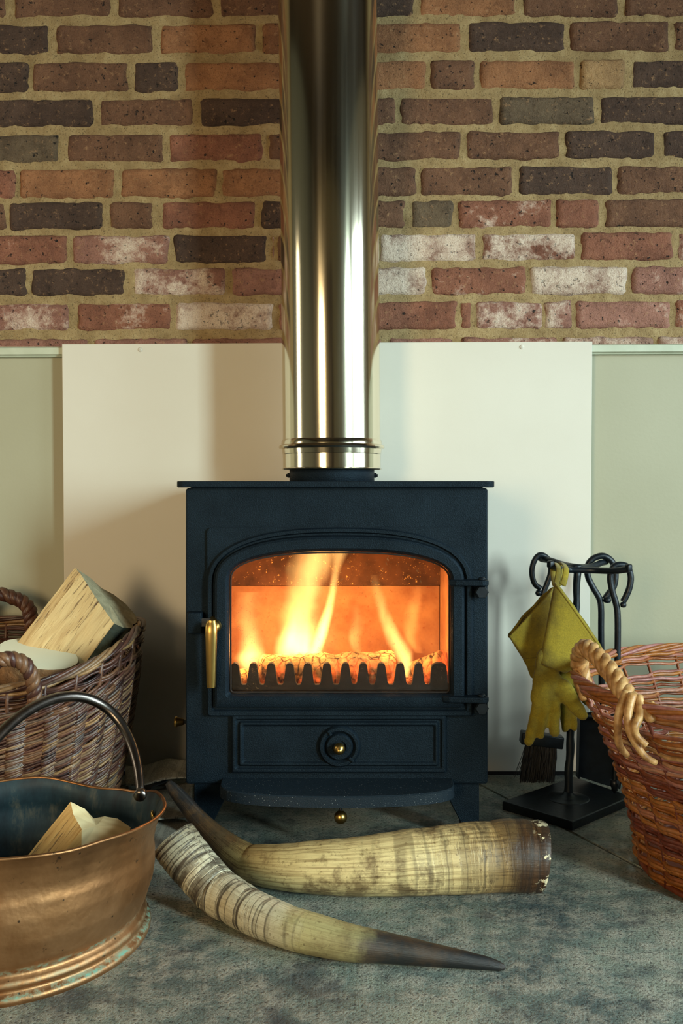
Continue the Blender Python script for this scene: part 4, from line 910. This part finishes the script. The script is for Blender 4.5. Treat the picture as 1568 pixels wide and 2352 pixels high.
# round log with pale cut face
c1 = P(88, 1501, 1.75); e1 = (P(168, 1530, 1.73) - c1); e2 = (P(104, 1468, 1.82) - c1); nn = e1.cross(e2).normalized(); nn = nn if nn.z > 0 else -nn; e2 = nn.cross(e1).normalized() * e1.length * .86
T2 = thing('round_log', 'short round log with pale cut face up, front of the left basket', 'log', c1 - nn * .06)
fl_ = []; mbk = MB()
rimp = [c1 + e1 * math.cos(2 * PI * k / 40) * (1 + .04 * nz(k * .3, 1)) + e2 * math.sin(2 * PI * k / 40) * (1 + .05 * nz(k * .3, 2)) for k in range(40)]
loft(mbk, [[p_ - nn * .06 for p_ in rimp], [p_ - nn * .03 for p_ in rimp], [c1 + (p_ - c1) * 1.02 - nn * .004 for p_ in rimp], [c1 + (p_ - c1) * .985 + nn * .0 for p_ in rimp]], True, False); fix_normals(mbk.build('bark', simple('brown_bark', (120, 88, 56), .85, 0, 60, .5, .8, .004), T2))
mbc = MB(); mbc.add([c1 + nn * .001] + [c1 + (p_ - c1) * .987 for p_ in rimp], [(0, 1 + k, 1 + (k + 1) % 40) for k in range(40)]); mbc.build('cut_face', M['cut'], T2)
# more split wood low in the basket, seen through the gap by the handle
rough_log('round_log', (-1.02, 1.76, .190), (-.64, 1.76, .20), .048, M['bark'], 21, label='dark bark covered log lying low in the left basket, under the pale ones', cat='log', bump=.05)
rough_log('round_log', (-1.05, 1.93, .19), (-.55, 1.93, .20), .065, woodB, 25, label='brown log buried at the back of the left basket', cat='log', bump=.05)
rough_log('round_log', (-1.03, 1.83, .09), (-.62, 1.83, .09), .07, woodB, 27, label='log at the very bottom of the left basket', cat='log', bump=.04)

# ------------------------------------------------------------------ copper scuttle
BC = Vector((-.49, 1.352, 0))
scuttle = thing('copper_scuttle', 'old copper coal scuttle with steel hoop handle, front left', 'scuttle', BC)
# rim height by angle (0 right, -90 nearest, 90 far)
def rim_z(a):
    K_ = [(-180, .180), (-135, .196), (-90, .200), (-45, .194), (0, .183), (25, .175), (50, .155), (66, .149), (96, .164), (130, .158), (160, .168), (180, .180)]
    d_ = (math.degrees(a) + 180) % 360 - 180
    for (x0, z0), (x1, z1) in zip(K_, K_[1:]):
        if d_ <= x1: t_ = (d_ - x0) / (x1 - x0); t_ = t_ * t_ * (3 - 2 * t_); return z0 + (z1 - z0) * t_
def body_r(u):   # radius along height u 0..1 (of the rim)
    P_ = [(0, .2065), (.02, .2085), (.05, .208), (.065, .2005), (.09, .199), (.11, .203), (.14, .2015), (.165, .1955), (.185, .1945), (.21, .199), (.26, .2035), (.40, .2105), (.55, .2145), (.66, .2150), (.72, .2135), (.76, .2135), (.84, .2155), (.92, .2195), (.97, .2240), (1.0, .2275)]
    for (a, ra), (b, rb) in zip(P_, P_[1:]):
        if u <= b: t_ = (u - a) / (b - a); return ra + (rb - ra) * t_
    return P_[-1][1]
NA, NU = 120, 74; v = []; f = []; verd = []
def scut(a, u, off=0.0):
    r = body_r(u) - .0015 + off + .0035 * nz(math.cos(a) * 3.4, math.sin(a) * 3.4, u * 3.2) * min(1, max(0, u - .22) * 6); zt_ = rim_z(a); flare = max(0, (u - .7) / .3)
    # back flare smaller, lip pinches a little beside the handle ears
    ra = 1 + .02 * flare * math.cos(a) - .05 * flare * max(0, math.sin(a)) ** 2
    zz = u * .196 if u < .3 else .3 * .196 + (u - .3) / .7 * (zt_ - .3 * .196)
    return Vector((BC.x + r * ra * math.cos(a), BC.y + r * ra * math.sin(a), zz))
for j in range(NU + 1):
    u = j / NU
    for i in range(NA):
        a = 2 * PI * i / NA; v.append(scut(a, u)); verd.append(max(0, 1 - abs(u - .055) / .02) * 1.0 + .8 * max(0, 1 - abs(u - .2) / .03) + .5 * max(0, 1 - abs(u - .13) / .012))
f = [(j * NA + i, j * NA + (i + 1) % NA, (j + 1) * NA + (i + 1) % NA, (j + 1) * NA + i) for j in range(NU) for i in range(NA)]
mb = MB(); mb.add(v, f, verd=verd); o = mb.build('outer_shell', M['copper'], scuttle)
mb = MB(); v = [scut(2 * PI * i / NA, .12 + .88 * j / 30, -.0022) for j in range(31) for i in range(NA)]
f = [(j * NA + (i + 1) % NA, j * NA + i, (j + 1) * NA + i, (j + 1) * NA + (i + 1) % NA) for j in range(30) for i in range(NA)]; f.append(tuple(range(NA)))
mb.add(v, f); mb.build('inner_lining', M['copper_in'], scuttle)
mb = MB(); tube(mb, [scut(2 * PI * i / NA, 1.0, -.0005) for i in range(NA)], .0026, 8, closed=True, verd=0.0); mb.build('rolled_rim', M['copper'], scuttle)
# hoop handle
E1 = P(322, 1828, 1.43); E2 = Vector((-.50, 1.147, .190)); A_ = Vector((-.4463, 1.4738, .3206)); C_ = (E1 + E2) / 2
pts = []
for i in range(48):
    t_ = PI * i / 47; c_, s_ = math.cos(t_), math.sin(t_); s_ = abs(s_)
    pts.append(C_ + (E1 - C_) * c_ + (A_ - C_) * s_)
rad = [.0055 + .0032 * max(0, math.sin(PI * i / 47)) ** .5 for i in range(48)]
mb = MB(); tube(mb, pts, rad, 12); mb.build('hoop_handle', M['handle_metal'], scuttle)
for e in (E1, E2):
    mb = MB(); lathe(mb, [(0, -.006), (.009, -.006), (.010, -.003), (.010, .004), (.006, .006), (0, .006)], e + Vector((0, 0, .002)), 'Y', 20); mb.build('handle_ear', M['handle_metal'], scuttle)
for a in (.12, .30):
    q = scut(a, .86, -.004); mb = MB(); d_ = (BC + Vector((0, 0, q.z)) - q).normalized(); tube(mb, [q, q + d_ * .003, q + d_ * .004], [.0075, .0075, .004], 12); mb.build('rivet', M['brass'], scuttle)
# log in the scuttle
axb = P(48, 1985, 1.33) - P(162, 1842, 1.38)
axb *= 1.15
split_log('split_log', 'golden split log with pale ragged end, lying in the copper scuttle', [(162, 1842), (168, 1870), (178, 1888), (188, 1905), (187, 1945), (240, 1975), (300, 1945), (300, 1900), (270, 1880), (240, 1875), (215, 1880), (195, 1858)],
          [1.38, 1.37, 1.365, 1.36, 1.36, 1.38, 1.42, 1.44, 1.45, 1.44, 1.43, 1.40], axb, (grain_wood('gold_grain', lin((156, 112, 56)), lin((192, 148, 82)), lin((64, 40, 22)), axb), M['sawn']), ())

# ------------------------------------------------------------------ horns
def horn(name, label, ctrl, mat, n=90, sides=36, seed=0, hollow=True, flat=1.0, rings=0.0):
    """ctrl: (px, py, depth, radius)"""
    cp = []
    for px, py, Y, r in ctrl: q = P(px, py, Y); cp.append((q.x, q.y, q.z, r))
    sp_ = spline(cp, n); pts = [Vector(p[:3]) for p in sp_]; rad = [p[3] for p in sp_]
    rad = [r * (1 + .02 * nz(seed, i * .25)) * (1 + rings * nz(seed + 4, i * 1.1) * max(0, 1 - i / n / .4)) for i, r in enumerate(rad)]
    for p_, r in zip(pts, rad): 
        if p_.z < r * flat: p_.z = r * flat + .0005
    T = thing(name, label, 'horn', Vector((pts[n // 2].x, pts[n // 2].y, 0)), 'cattle horns before the stove')
    v, f, t, a = tube_geo(pts, rad, sides, caps=False, up=(0, 0, 1), flat=flat); f.append(tuple((n - 1) * sides + k for k in range(sides)))
    for i, p_ in enumerate(v):
        c_ = pts[i // sides]; v[i] = c_ + (p_ - c_) * (1 + .02 * nz(p_.x * 20 + seed, p_.y * 20, p_.z * 20))
    mb = MB(); mb.add(v, f, t=t, ang=a); mb.build('shell', mat, T)
    # hollow mouth: rim lip and inner wall
    mb = MB(); r0 = v[:sides]; c0 = pts[0]; dr = (pts[1] - pts[0]).normalized()
    loops = [r0, [c0 + (p_ - c0) * .93 for p_ in r0]]; loft(mb, loops); fix_normals(mb.build('rim', M['horn_rim'], T))
    mb = MB(); loft(mb, [[c0 + (p_ - c0) * .93 for p_ in r0], [c0 + dr * .05 + (p_ - c0) * .85 for p_ in r0], [c0 + dr * .10 + (p_ - c0) * .3 for p_ in r0]], False, True); mb.build('hollow', M['soot'], T)
    return T
horn('cattle_horn', 'ringed cream horn with black tip lying in front, tip to the right', [
    (398, 1928, 1.462, .0370), (425, 1965, 1.45, .0368), (455, 2000, 1.435, .0362), (492, 2042, 1.415, .0352), (530, 2085, 1.39, .0335), (570, 2128, 1.36, .0315),
    (615, 2163, 1.335, .0300), (670, 2188, 1.31, .0285), (735, 2202, 1.29, .0270), (810, 2206, 1.275, .0240), (890, 2208, 1.27, .0200), (980, 2218, 1.262, .0155), (1060, 2230, 1.255, .0118), (1120, 2240, 1.25, .0085), (1150, 2246, 1.247, .0055), (1157, 2248, 1.246, .0025)], M['horn1'], 110, seed=2, rings=.05)
horn('cattle_horn', 'thick brown and yellow horn lying behind the ringed one, wide end right', [
    (1245, 2013, 1.50, .0545), (1210, 2012, 1.50, .0560), (1160, 2010, 1.50, .0560), (1090, 2012, 1.495, .0548), (1000, 2016, 1.49, .0525), (910, 2028, 1.485, .0490), (820, 2038, 1.485, .0450), (740, 2042, 1.49, .0415),
    (665, 2030, 1.50, .0370), (600, 2000, 1.52, .0325), (545, 1965, 1.545, .0270), (500, 1928, 1.565, .0215), (460, 1888, 1.585, .0170), (425, 1845, 1.60, .0135), (400, 1815, 1.61, .0110), (386, 1797, 1.615, .0060)], M['horn2'], 110, seed=7, rings=.015)

# ------------------------------------------------------------------ fire tools
def smooth_tube(name, ctrl, r, mat, parent, sides=10, n=60, flat=1.0, rfn=None):
    mb = MB(); pts = spline([P(*c) for c in ctrl], n); rad = [r * (rfn(i / (n - 1)) if rfn else 1) for i in range(n)]
    tube(mb, pts, rad, sides, flat=flat); return mb.build(name, mat, parent)
TB = .018
cs = [FL(1153, 1840, TB), FL(1314, 1887, TB), FL(1450, 1829, TB), FL(1318, 1783, TB)]
cc = sum(cs, Vector()) / 4
stand = thing('fire_tool_stand', 'black iron fire tool stand with square foot, right of the stove', 'tool stand', (cc.x, cc.y, 0))
def ringp(k, z): return [Vector((cc.x + (p_.x - cc.x) * k, cc.y + (p_.y - cc.y) * k, z)) for p_ in cs]
mb = MB(); loft(mb, [ringp(1, .0), ringp(1, TB - .002), ringp(.985, TB)], True, True); o = fix_normals(mb.build('base_plate', M['iron'], stand, False)); bevel_mod(o, .002, 2)
foot = P(1304, 1822, cc.y); foot = Vector((foot.x, cc.y, TB)); topp = P(1326, 1305, cc.y)
mb = MB(); lathe(mb, [(.045, -.001), (.04, .0015), (.025, .0045), (.012, .008), (.0085, .014)], foot, 'Z', 32); mb.build('foot_boss', M['iron'], stand)
mb = MB(); sp_ = [foot.lerp(topp, i / 30) + Vector((.0008 * math.sin(i * 1.3), 0, 0)) for i in range(31)]; tube(mb, sp_, [.0088 - .002 * (i / 30) + .0006 * math.sin(i * 2.1) for i in range(29)] + [.0078, .0085], 10); mb.build('pole', M['iron'], stand)
smooth_tube('hook_bar', [(1243, 1284, 2.0), (1262, 1287, 1.975), (1290, 1296, 1.945), (1326, 1303, cc.y), (1358, 1301, 1.96), (1380, 1293, 1.99), (1392, 1290, 2.0)], .0068, M['iron'], stand)
smooth_tube('hook_bar', [(1262, 1299, 1.84), (1275, 1303, 1.85), (1300, 1308, 1.885), (1326, 1309, cc.y - .004), (1365, 1310, 1.88), (1410, 1311, 1.85), (1444, 1307, 1.83)], .0066, M['iron'], stand)
for (px, py, Y) in ((1242, 1281, 2.0), (1264, 1296, 1.84), (1443, 1304, 1.83)):
    mb = MB(); q = P(px, py, Y); box(mb, q, (.012, .012, .014), .5, .003); mb.build('bar_end', M['iron'], stand)
def crook(parent, Y, pts, r=.0060):
    return smooth_tube('loop_handle', [(a, b, Y) for a, b in pts], r, M['iron'], parent, 10, 90)
# hearth brush, hung at the left arm
br_ = thing('hearth_brush', 'black hearth brush hanging behind the yellow gloves', 'brush', P(1240, 1795, 1.99))
crook(br_, 1.99, [(1244, 1690), (1243, 1600), (1244, 1500), (1246, 1400), (1247, 1365), (1256, 1340), (1264, 1315), (1263, 1292), (1250, 1277), (1236, 1276), (1225, 1292), (1221, 1315), (1227, 1340), (1241, 1352)])
mb = MB(); q = P(1236, 1362, 1.985); bm = None; lathe(mb, [(0, -.007), (.005, -.005), (.007, 0), (.005, .005), (0, .007)], q, 'Z', 12); mb.build('handle_knob', M['iron'], br_)
qa, qb = P(1194, 1683, 1.99), P(1290, 1711, 1.99)
mb = MB(); box(mb, ((qa.x + qb.x) / 2, 1.985, (qa.z + qb.z) / 2), (qb.x - qa.x, .030, .026), Matrix.Rotation(.12, 3, 'Y'), .003); mb.build('brush_head', M['iron'], br_)
mb = MB(); rr2 = random.Random(4)
for i in range(900):
    u = rr2.random(); w_ = rr2.uniform(-1, 1); a = P(1209 + u * 68, 1700 - u * 6, 1.985 + w_ * .012); ex = 1203 + u * 70 - (1 - u) * 10; ey = 1790 + rr2.uniform(-10, 9)
    if rr2.random() < .04: ex -= rr2.uniform(5, 20); ey -= rr2.uniform(0, 18)
    b = P(ex, ey, 1.985 + w_ * .022); mid = a.lerp(b, .5) + Vector((rr2.uniform(-.002, .004), 0, 0))
    tube(mb, [a, mid, b], [.0008, .0007, .0004], 3, caps=False)
mb.build('bristles', M['bristle'], br_, True, 'stuff')
# shovel: loop, rod and pan
sh = thing('hearth_shovel', 'black shovel with a broad pan hanging behind the right basket', 'shovel', P(1375, 1800, 2.0))
crook(sh, 1.99, [(1381, 1650), (1381, 1560), (1380, 1450), (1380, 1400), (1376, 1375), (1362, 1350), (1350, 1325), (1349, 1300), (1362, 1283), (1385, 1277), (1405, 1290), (1413, 1315), (1410, 1345), (1398, 1362), (1388, 1376)], .0068)
mb = MB(); q = P(1394, 1378, 1.985); lathe(mb, [(0, -.007), (.007, -.005), (.009, 0), (.007, .005), (0, .007)], q, 'Z', 12); mb.build('handle_knob', M['iron'], sh)
pan = [(1327, 1640), (1372, 1632), (1425, 1645), (1428, 1780), (1423, 1812), (1375, 1798), (1323, 1781)]
pa = [P(x, y, 2.0) for x, y in pan]; mb = MB(); loft(mb, [pa, [p_ + Vector((0, -.003, 0)) for p_ in pa]], True, True)
for i in (0, 1, 5, 6) if False else (): pass
o = fix_normals(mb.build('pan', M['iron'], sh, False))
mb = MB()
for (a, b) in ((0, 6), (2, 3), (0, 2)):
    q0, q1 = pa[a], pa[b]; mid = (q0 + q1) / 2; d_ = (q1 - q0); L_ = d_.length; ang = math.atan2(d_.x, d_.z); box(mb, mid + Vector((0, -.012, 0)), (.003, .024, L_), Matrix.Rotation(ang, 3, 'Y'))
mb.build('pan_edge', M['iron'], sh, False)
# poker
pk = thing('poker', 'black iron poker on the nearest arm right of the gloves', 'poker', P(1410, 1815, 1.86))
crook(pk, 1.875, [(1411, 1815), (1413, 1740), (1416, 1600), (1418, 1480), (1418, 1420), (1415, 1390), (1405, 1355), (1401, 1325), (1408, 1303), (1424, 1297), (1441, 1303), (1448, 1325), (1445, 1350), (1436, 1372), (1430, 1382)], .0066)
mb = MB(); q = P(1431, 1389, 1.87); lathe(mb, [(0, -.006), (.005, -.005), (.0065, 0), (.005, .005), (0, .006)], q, 'Z', 12); mb.build('handle_knob', M['iron'], pk)
mb = MB(); tube(mb, [P(1411, 1790, 1.875), P(1411, 1803, 1.875), P(1411, 1822, 1.875)], [.010, .009, .002], 8); mb.build('poker_tip', M['iron'], pk)

# ------------------------------------------------------------------ suede gloves
def zx(a, b): return (1100 + a / 3.267, 1230 + b / 3.267)
def glove(name, label, Y, caps, hang):
    q = P(*hang, Y); T = thing(name, label, 'glove', q, 'pair of suede work gloves'); mb = MB(); sc_ = Y / F / 3.267
    for (a, b, flat, dy) in caps:
        A = P(*zx(a[0], a[1]), Y + dy[0]); B = P(*zx(b[0], b[1]), Y + dy[1]); n = 12
        L_ = (B - A).length; d_ = (B - A).normalized(); ra, rb = a[2] * sc_, b[2] * sc_; pts = []; rad = []
        for k in range(-4, 0): t_ = k / 4.0; pts.append(A + d_ * ra * t_ * .98); rad.append(ra * math.sqrt(max(0.01, 1 - (t_ * .98) ** 2)))
        for k in range(n + 1): pts.append(A.lerp(B, k / n)); rad.append(ra + (rb - ra) * k / n)
        for k in range(1, 5): t_ = k / 4.0; pts.append(B + d_ * rb * t_ * .98); rad.append(rb * math.sqrt(max(0.01, 1 - (t_ * .98) ** 2)))
        v, f, t, an = tube_geo(pts, rad, 16, up=(0, 1, 0), flat=flat); mb.add(v, f)
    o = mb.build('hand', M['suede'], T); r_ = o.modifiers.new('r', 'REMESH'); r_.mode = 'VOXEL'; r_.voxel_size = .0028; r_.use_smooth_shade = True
    s_ = o.modifiers.new('s', 'SMOOTH'); s_.factor = .5; s_.iterations = 3
    tx = bpy.data.textures.new('folds', 'CLOUDS'); tx.noise_scale = .028; dp = o.modifiers.new('d', 'DISPLACE'); dp.texture = tx; dp.strength = .007; dp.mid_level = .5
    return T
def cuff(T, Y, open_a, open_b, wrist_a, wrist_b, hw, bulge=26, wr=50, seed=0):
    """flared funnel from the open hem (a-b) to the wrist (a-b), zoom coordinates"""
    loops = []; NL = 16; NS = 36; sc_ = Y / F / 3.267
    for l in range(NL + 1):
        k = l / NL; a = (open_a[0] + (wrist_a[0] - open_a[0]) * k, open_a[1] + (wrist_a[1] - open_a[1]) * k); b = (open_b[0] + (wrist_b[0] - open_b[0]) * k, open_b[1] + (wrist_b[1] - open_b[1]) * k)
        cx_, cy_ = (a[0] + b[0]) / 2, (a[1] + b[1]) / 2; C = P(*zx(cx_, cy_), Y); A = P(*zx(*a), Y); u = A - C; dep = (hw[0] + (hw[1] - hw[0]) * k) * sc_; L = []
        for s_ in range(NS):
            t_ = 2 * PI * s_ / NS; fold = .0060 * nz(seed + math.cos(t_) * 2.2, math.sin(t_) * 2.2, k * 2.5) * (1.2 if k < .8 else .6) ; c_, q_ = math.cos(t_), math.sin(t_)
            L.append(C + u * c_ + Vector((0, q_ * (dep + fold * 1.2), 0)) + Vector((0, fold, 0)) + Vector((.55, 0, .55)) * (max(0, q_) * dep * .55 * max(0, 1 - k * 5)) * (1 if open_a[0] < open_b[0] else 0) + Vector((-.55, 0, .55)) * (max(0, q_) * dep * .55 * max(0, 1 - k * 5)) * (0 if open_a[0] < open_b[0] else 1))
        loops.append(L)
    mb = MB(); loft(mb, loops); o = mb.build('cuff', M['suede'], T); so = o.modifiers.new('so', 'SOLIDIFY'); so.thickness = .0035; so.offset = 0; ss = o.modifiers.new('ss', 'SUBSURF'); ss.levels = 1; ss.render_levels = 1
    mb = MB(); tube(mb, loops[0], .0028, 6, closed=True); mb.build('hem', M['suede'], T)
GY_ = 1.80
g1 = glove('work_glove', 'front mustard suede gauntlet glove, wide cuff to the right', GY_, [
    ((530, 930, 105), (500, 1040, 95), .40, (0, 0)), ((500, 1040, 92), (490, 1210, 105), .42, (0, 0)), ((455, 1230, 52), (375, 1545, 36), .8, (0, .004)), ((495, 1250, 50), (458, 1495, 34), .85, (0, 0)),
    ((560, 1240, 50), (565, 1470, 42), .85, (.0, .002)), ((620, 1150, 78), (775, 1345, 44), .6, (-.002, -.008)), ((540, 1120, 105), (600, 1160, 80), .42, (0, 0))], (1285, 1320))
cuff(g1, GY_ - .004, (570, 362), (925, 872), (455, 960), (640, 1030), (46, 40), seed=3)
g2 = glove('work_glove', 'rear mustard suede gauntlet glove, wide cuff to the left', GY_ + .048, [
    ((370, 800, 95), (450, 1010, 85), .35, (0, 0)), ((450, 1010, 85), (640, 1090, 90), .35, (0, 0)), ((700, 1010, 60), (740, 1130, 46), .6, (0, 0)), ((740, 1130, 45), (815, 1262, 24), .8, (0, 0)), ((650, 1180, 60), (645, 1450, 30), .7, (0, 0)), ((690, 1200, 46), (712, 1440, 26), .7, (0, 0)), ((600, 1100, 85), (680, 1180, 60), .4, (0, 0))], (1270, 1330))
cuff(g2, GY_ + .044, (562, 392), (228, 760), (520, 900), (330, 920), (36, 40), seed=8)
# hanging straps
for (T_, pts_) in ((g1, [(628, 375), (645, 310), (652, 250), (630, 212), (608, 215), (606, 260), (598, 330), (590, 372)]), (g2, [(575, 385), (592, 310), (598, 250), (580, 212), (562, 222), (555, 262), (560, 330), (570, 380)])):
    Yb = GY_ + .030; ys = [Yb - .03, Yb - .022, Yb - .012, Yb + .02, Yb + .035, Yb + .028, Yb + .005, Yb - .01]
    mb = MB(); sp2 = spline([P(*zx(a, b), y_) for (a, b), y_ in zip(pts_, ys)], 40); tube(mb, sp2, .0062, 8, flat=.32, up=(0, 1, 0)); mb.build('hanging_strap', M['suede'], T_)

# ------------------------------------------------------------------ newspapers on the floor
def paper(label, corners, z, seed, mat, th=.003, crease=.006):
    rnd = random.Random(seed); cs_ = [Vector((c[0], c[1], 0)) for c in corners]; N_ = 22; v = []; f = []
    for j in range(N_ + 1):
        for i in range(N_ + 1):
            u, w_ = i / N_, j / N_; p_ = cs_[0].lerp(cs_[1], u).lerp(cs_[3].lerp(cs_[2], u), w_)
            p_.z = z + crease * (.9 + nz(seed + p_.x * 9, p_.y * 9)) + .003 * nz(p_.x * 40, p_.y * 40, seed); v.append(p_)
    n = N_ + 1; f = [(j * n + i, j * n + i + 1, (j + 1) * n + i + 1, (j + 1) * n + i) for j in range(N_) for i in range(N_)]
    mb = MB(); mb.add(v, f); o = mb.build('newspaper', mat, None, True, loc=(sum(cs_, Vector()) / 4)); so = o.modifiers.new('so', 'SOLIDIFY'); so.thickness = th; so.offset = -1
    return tag(o, label, 'newspaper', 'newspapers on the floor')
def fl2(px, py): q = FL(px, py); return (q.x, q.y)
paper('folded newspaper lowest in the heap between scuttle and stove', [fl2(330, 1965), fl2(455, 1960), fl2(452, 1850), fl2(345, 1850)], .001, 2, M['news'], .004)
paper('newspaper sheet lying open beside the stove, behind the horn tip', [fl2(300, 1905), fl2(440, 1895), fl2(442, 1815), fl2(290, 1820)], .012, 5, M['news'], .003)
paper('crumpled newspaper against the cream board, behind the left basket', [fl2(285, 1845), fl2(436, 1835), fl2(436, 1797), fl2(290, 1797)], .024, 9, M['news'], .003, .02)
paper('dark printed newspaper page beside the left basket', [fl2(322, 1862), fl2(385, 1830), fl2(405, 1812), fl2(335, 1820)], .034, 12, M['newsink'], .002, .003)

# drop helper properties
for o in bpy.data.objects:
    if '_o' in o: del o['_o']
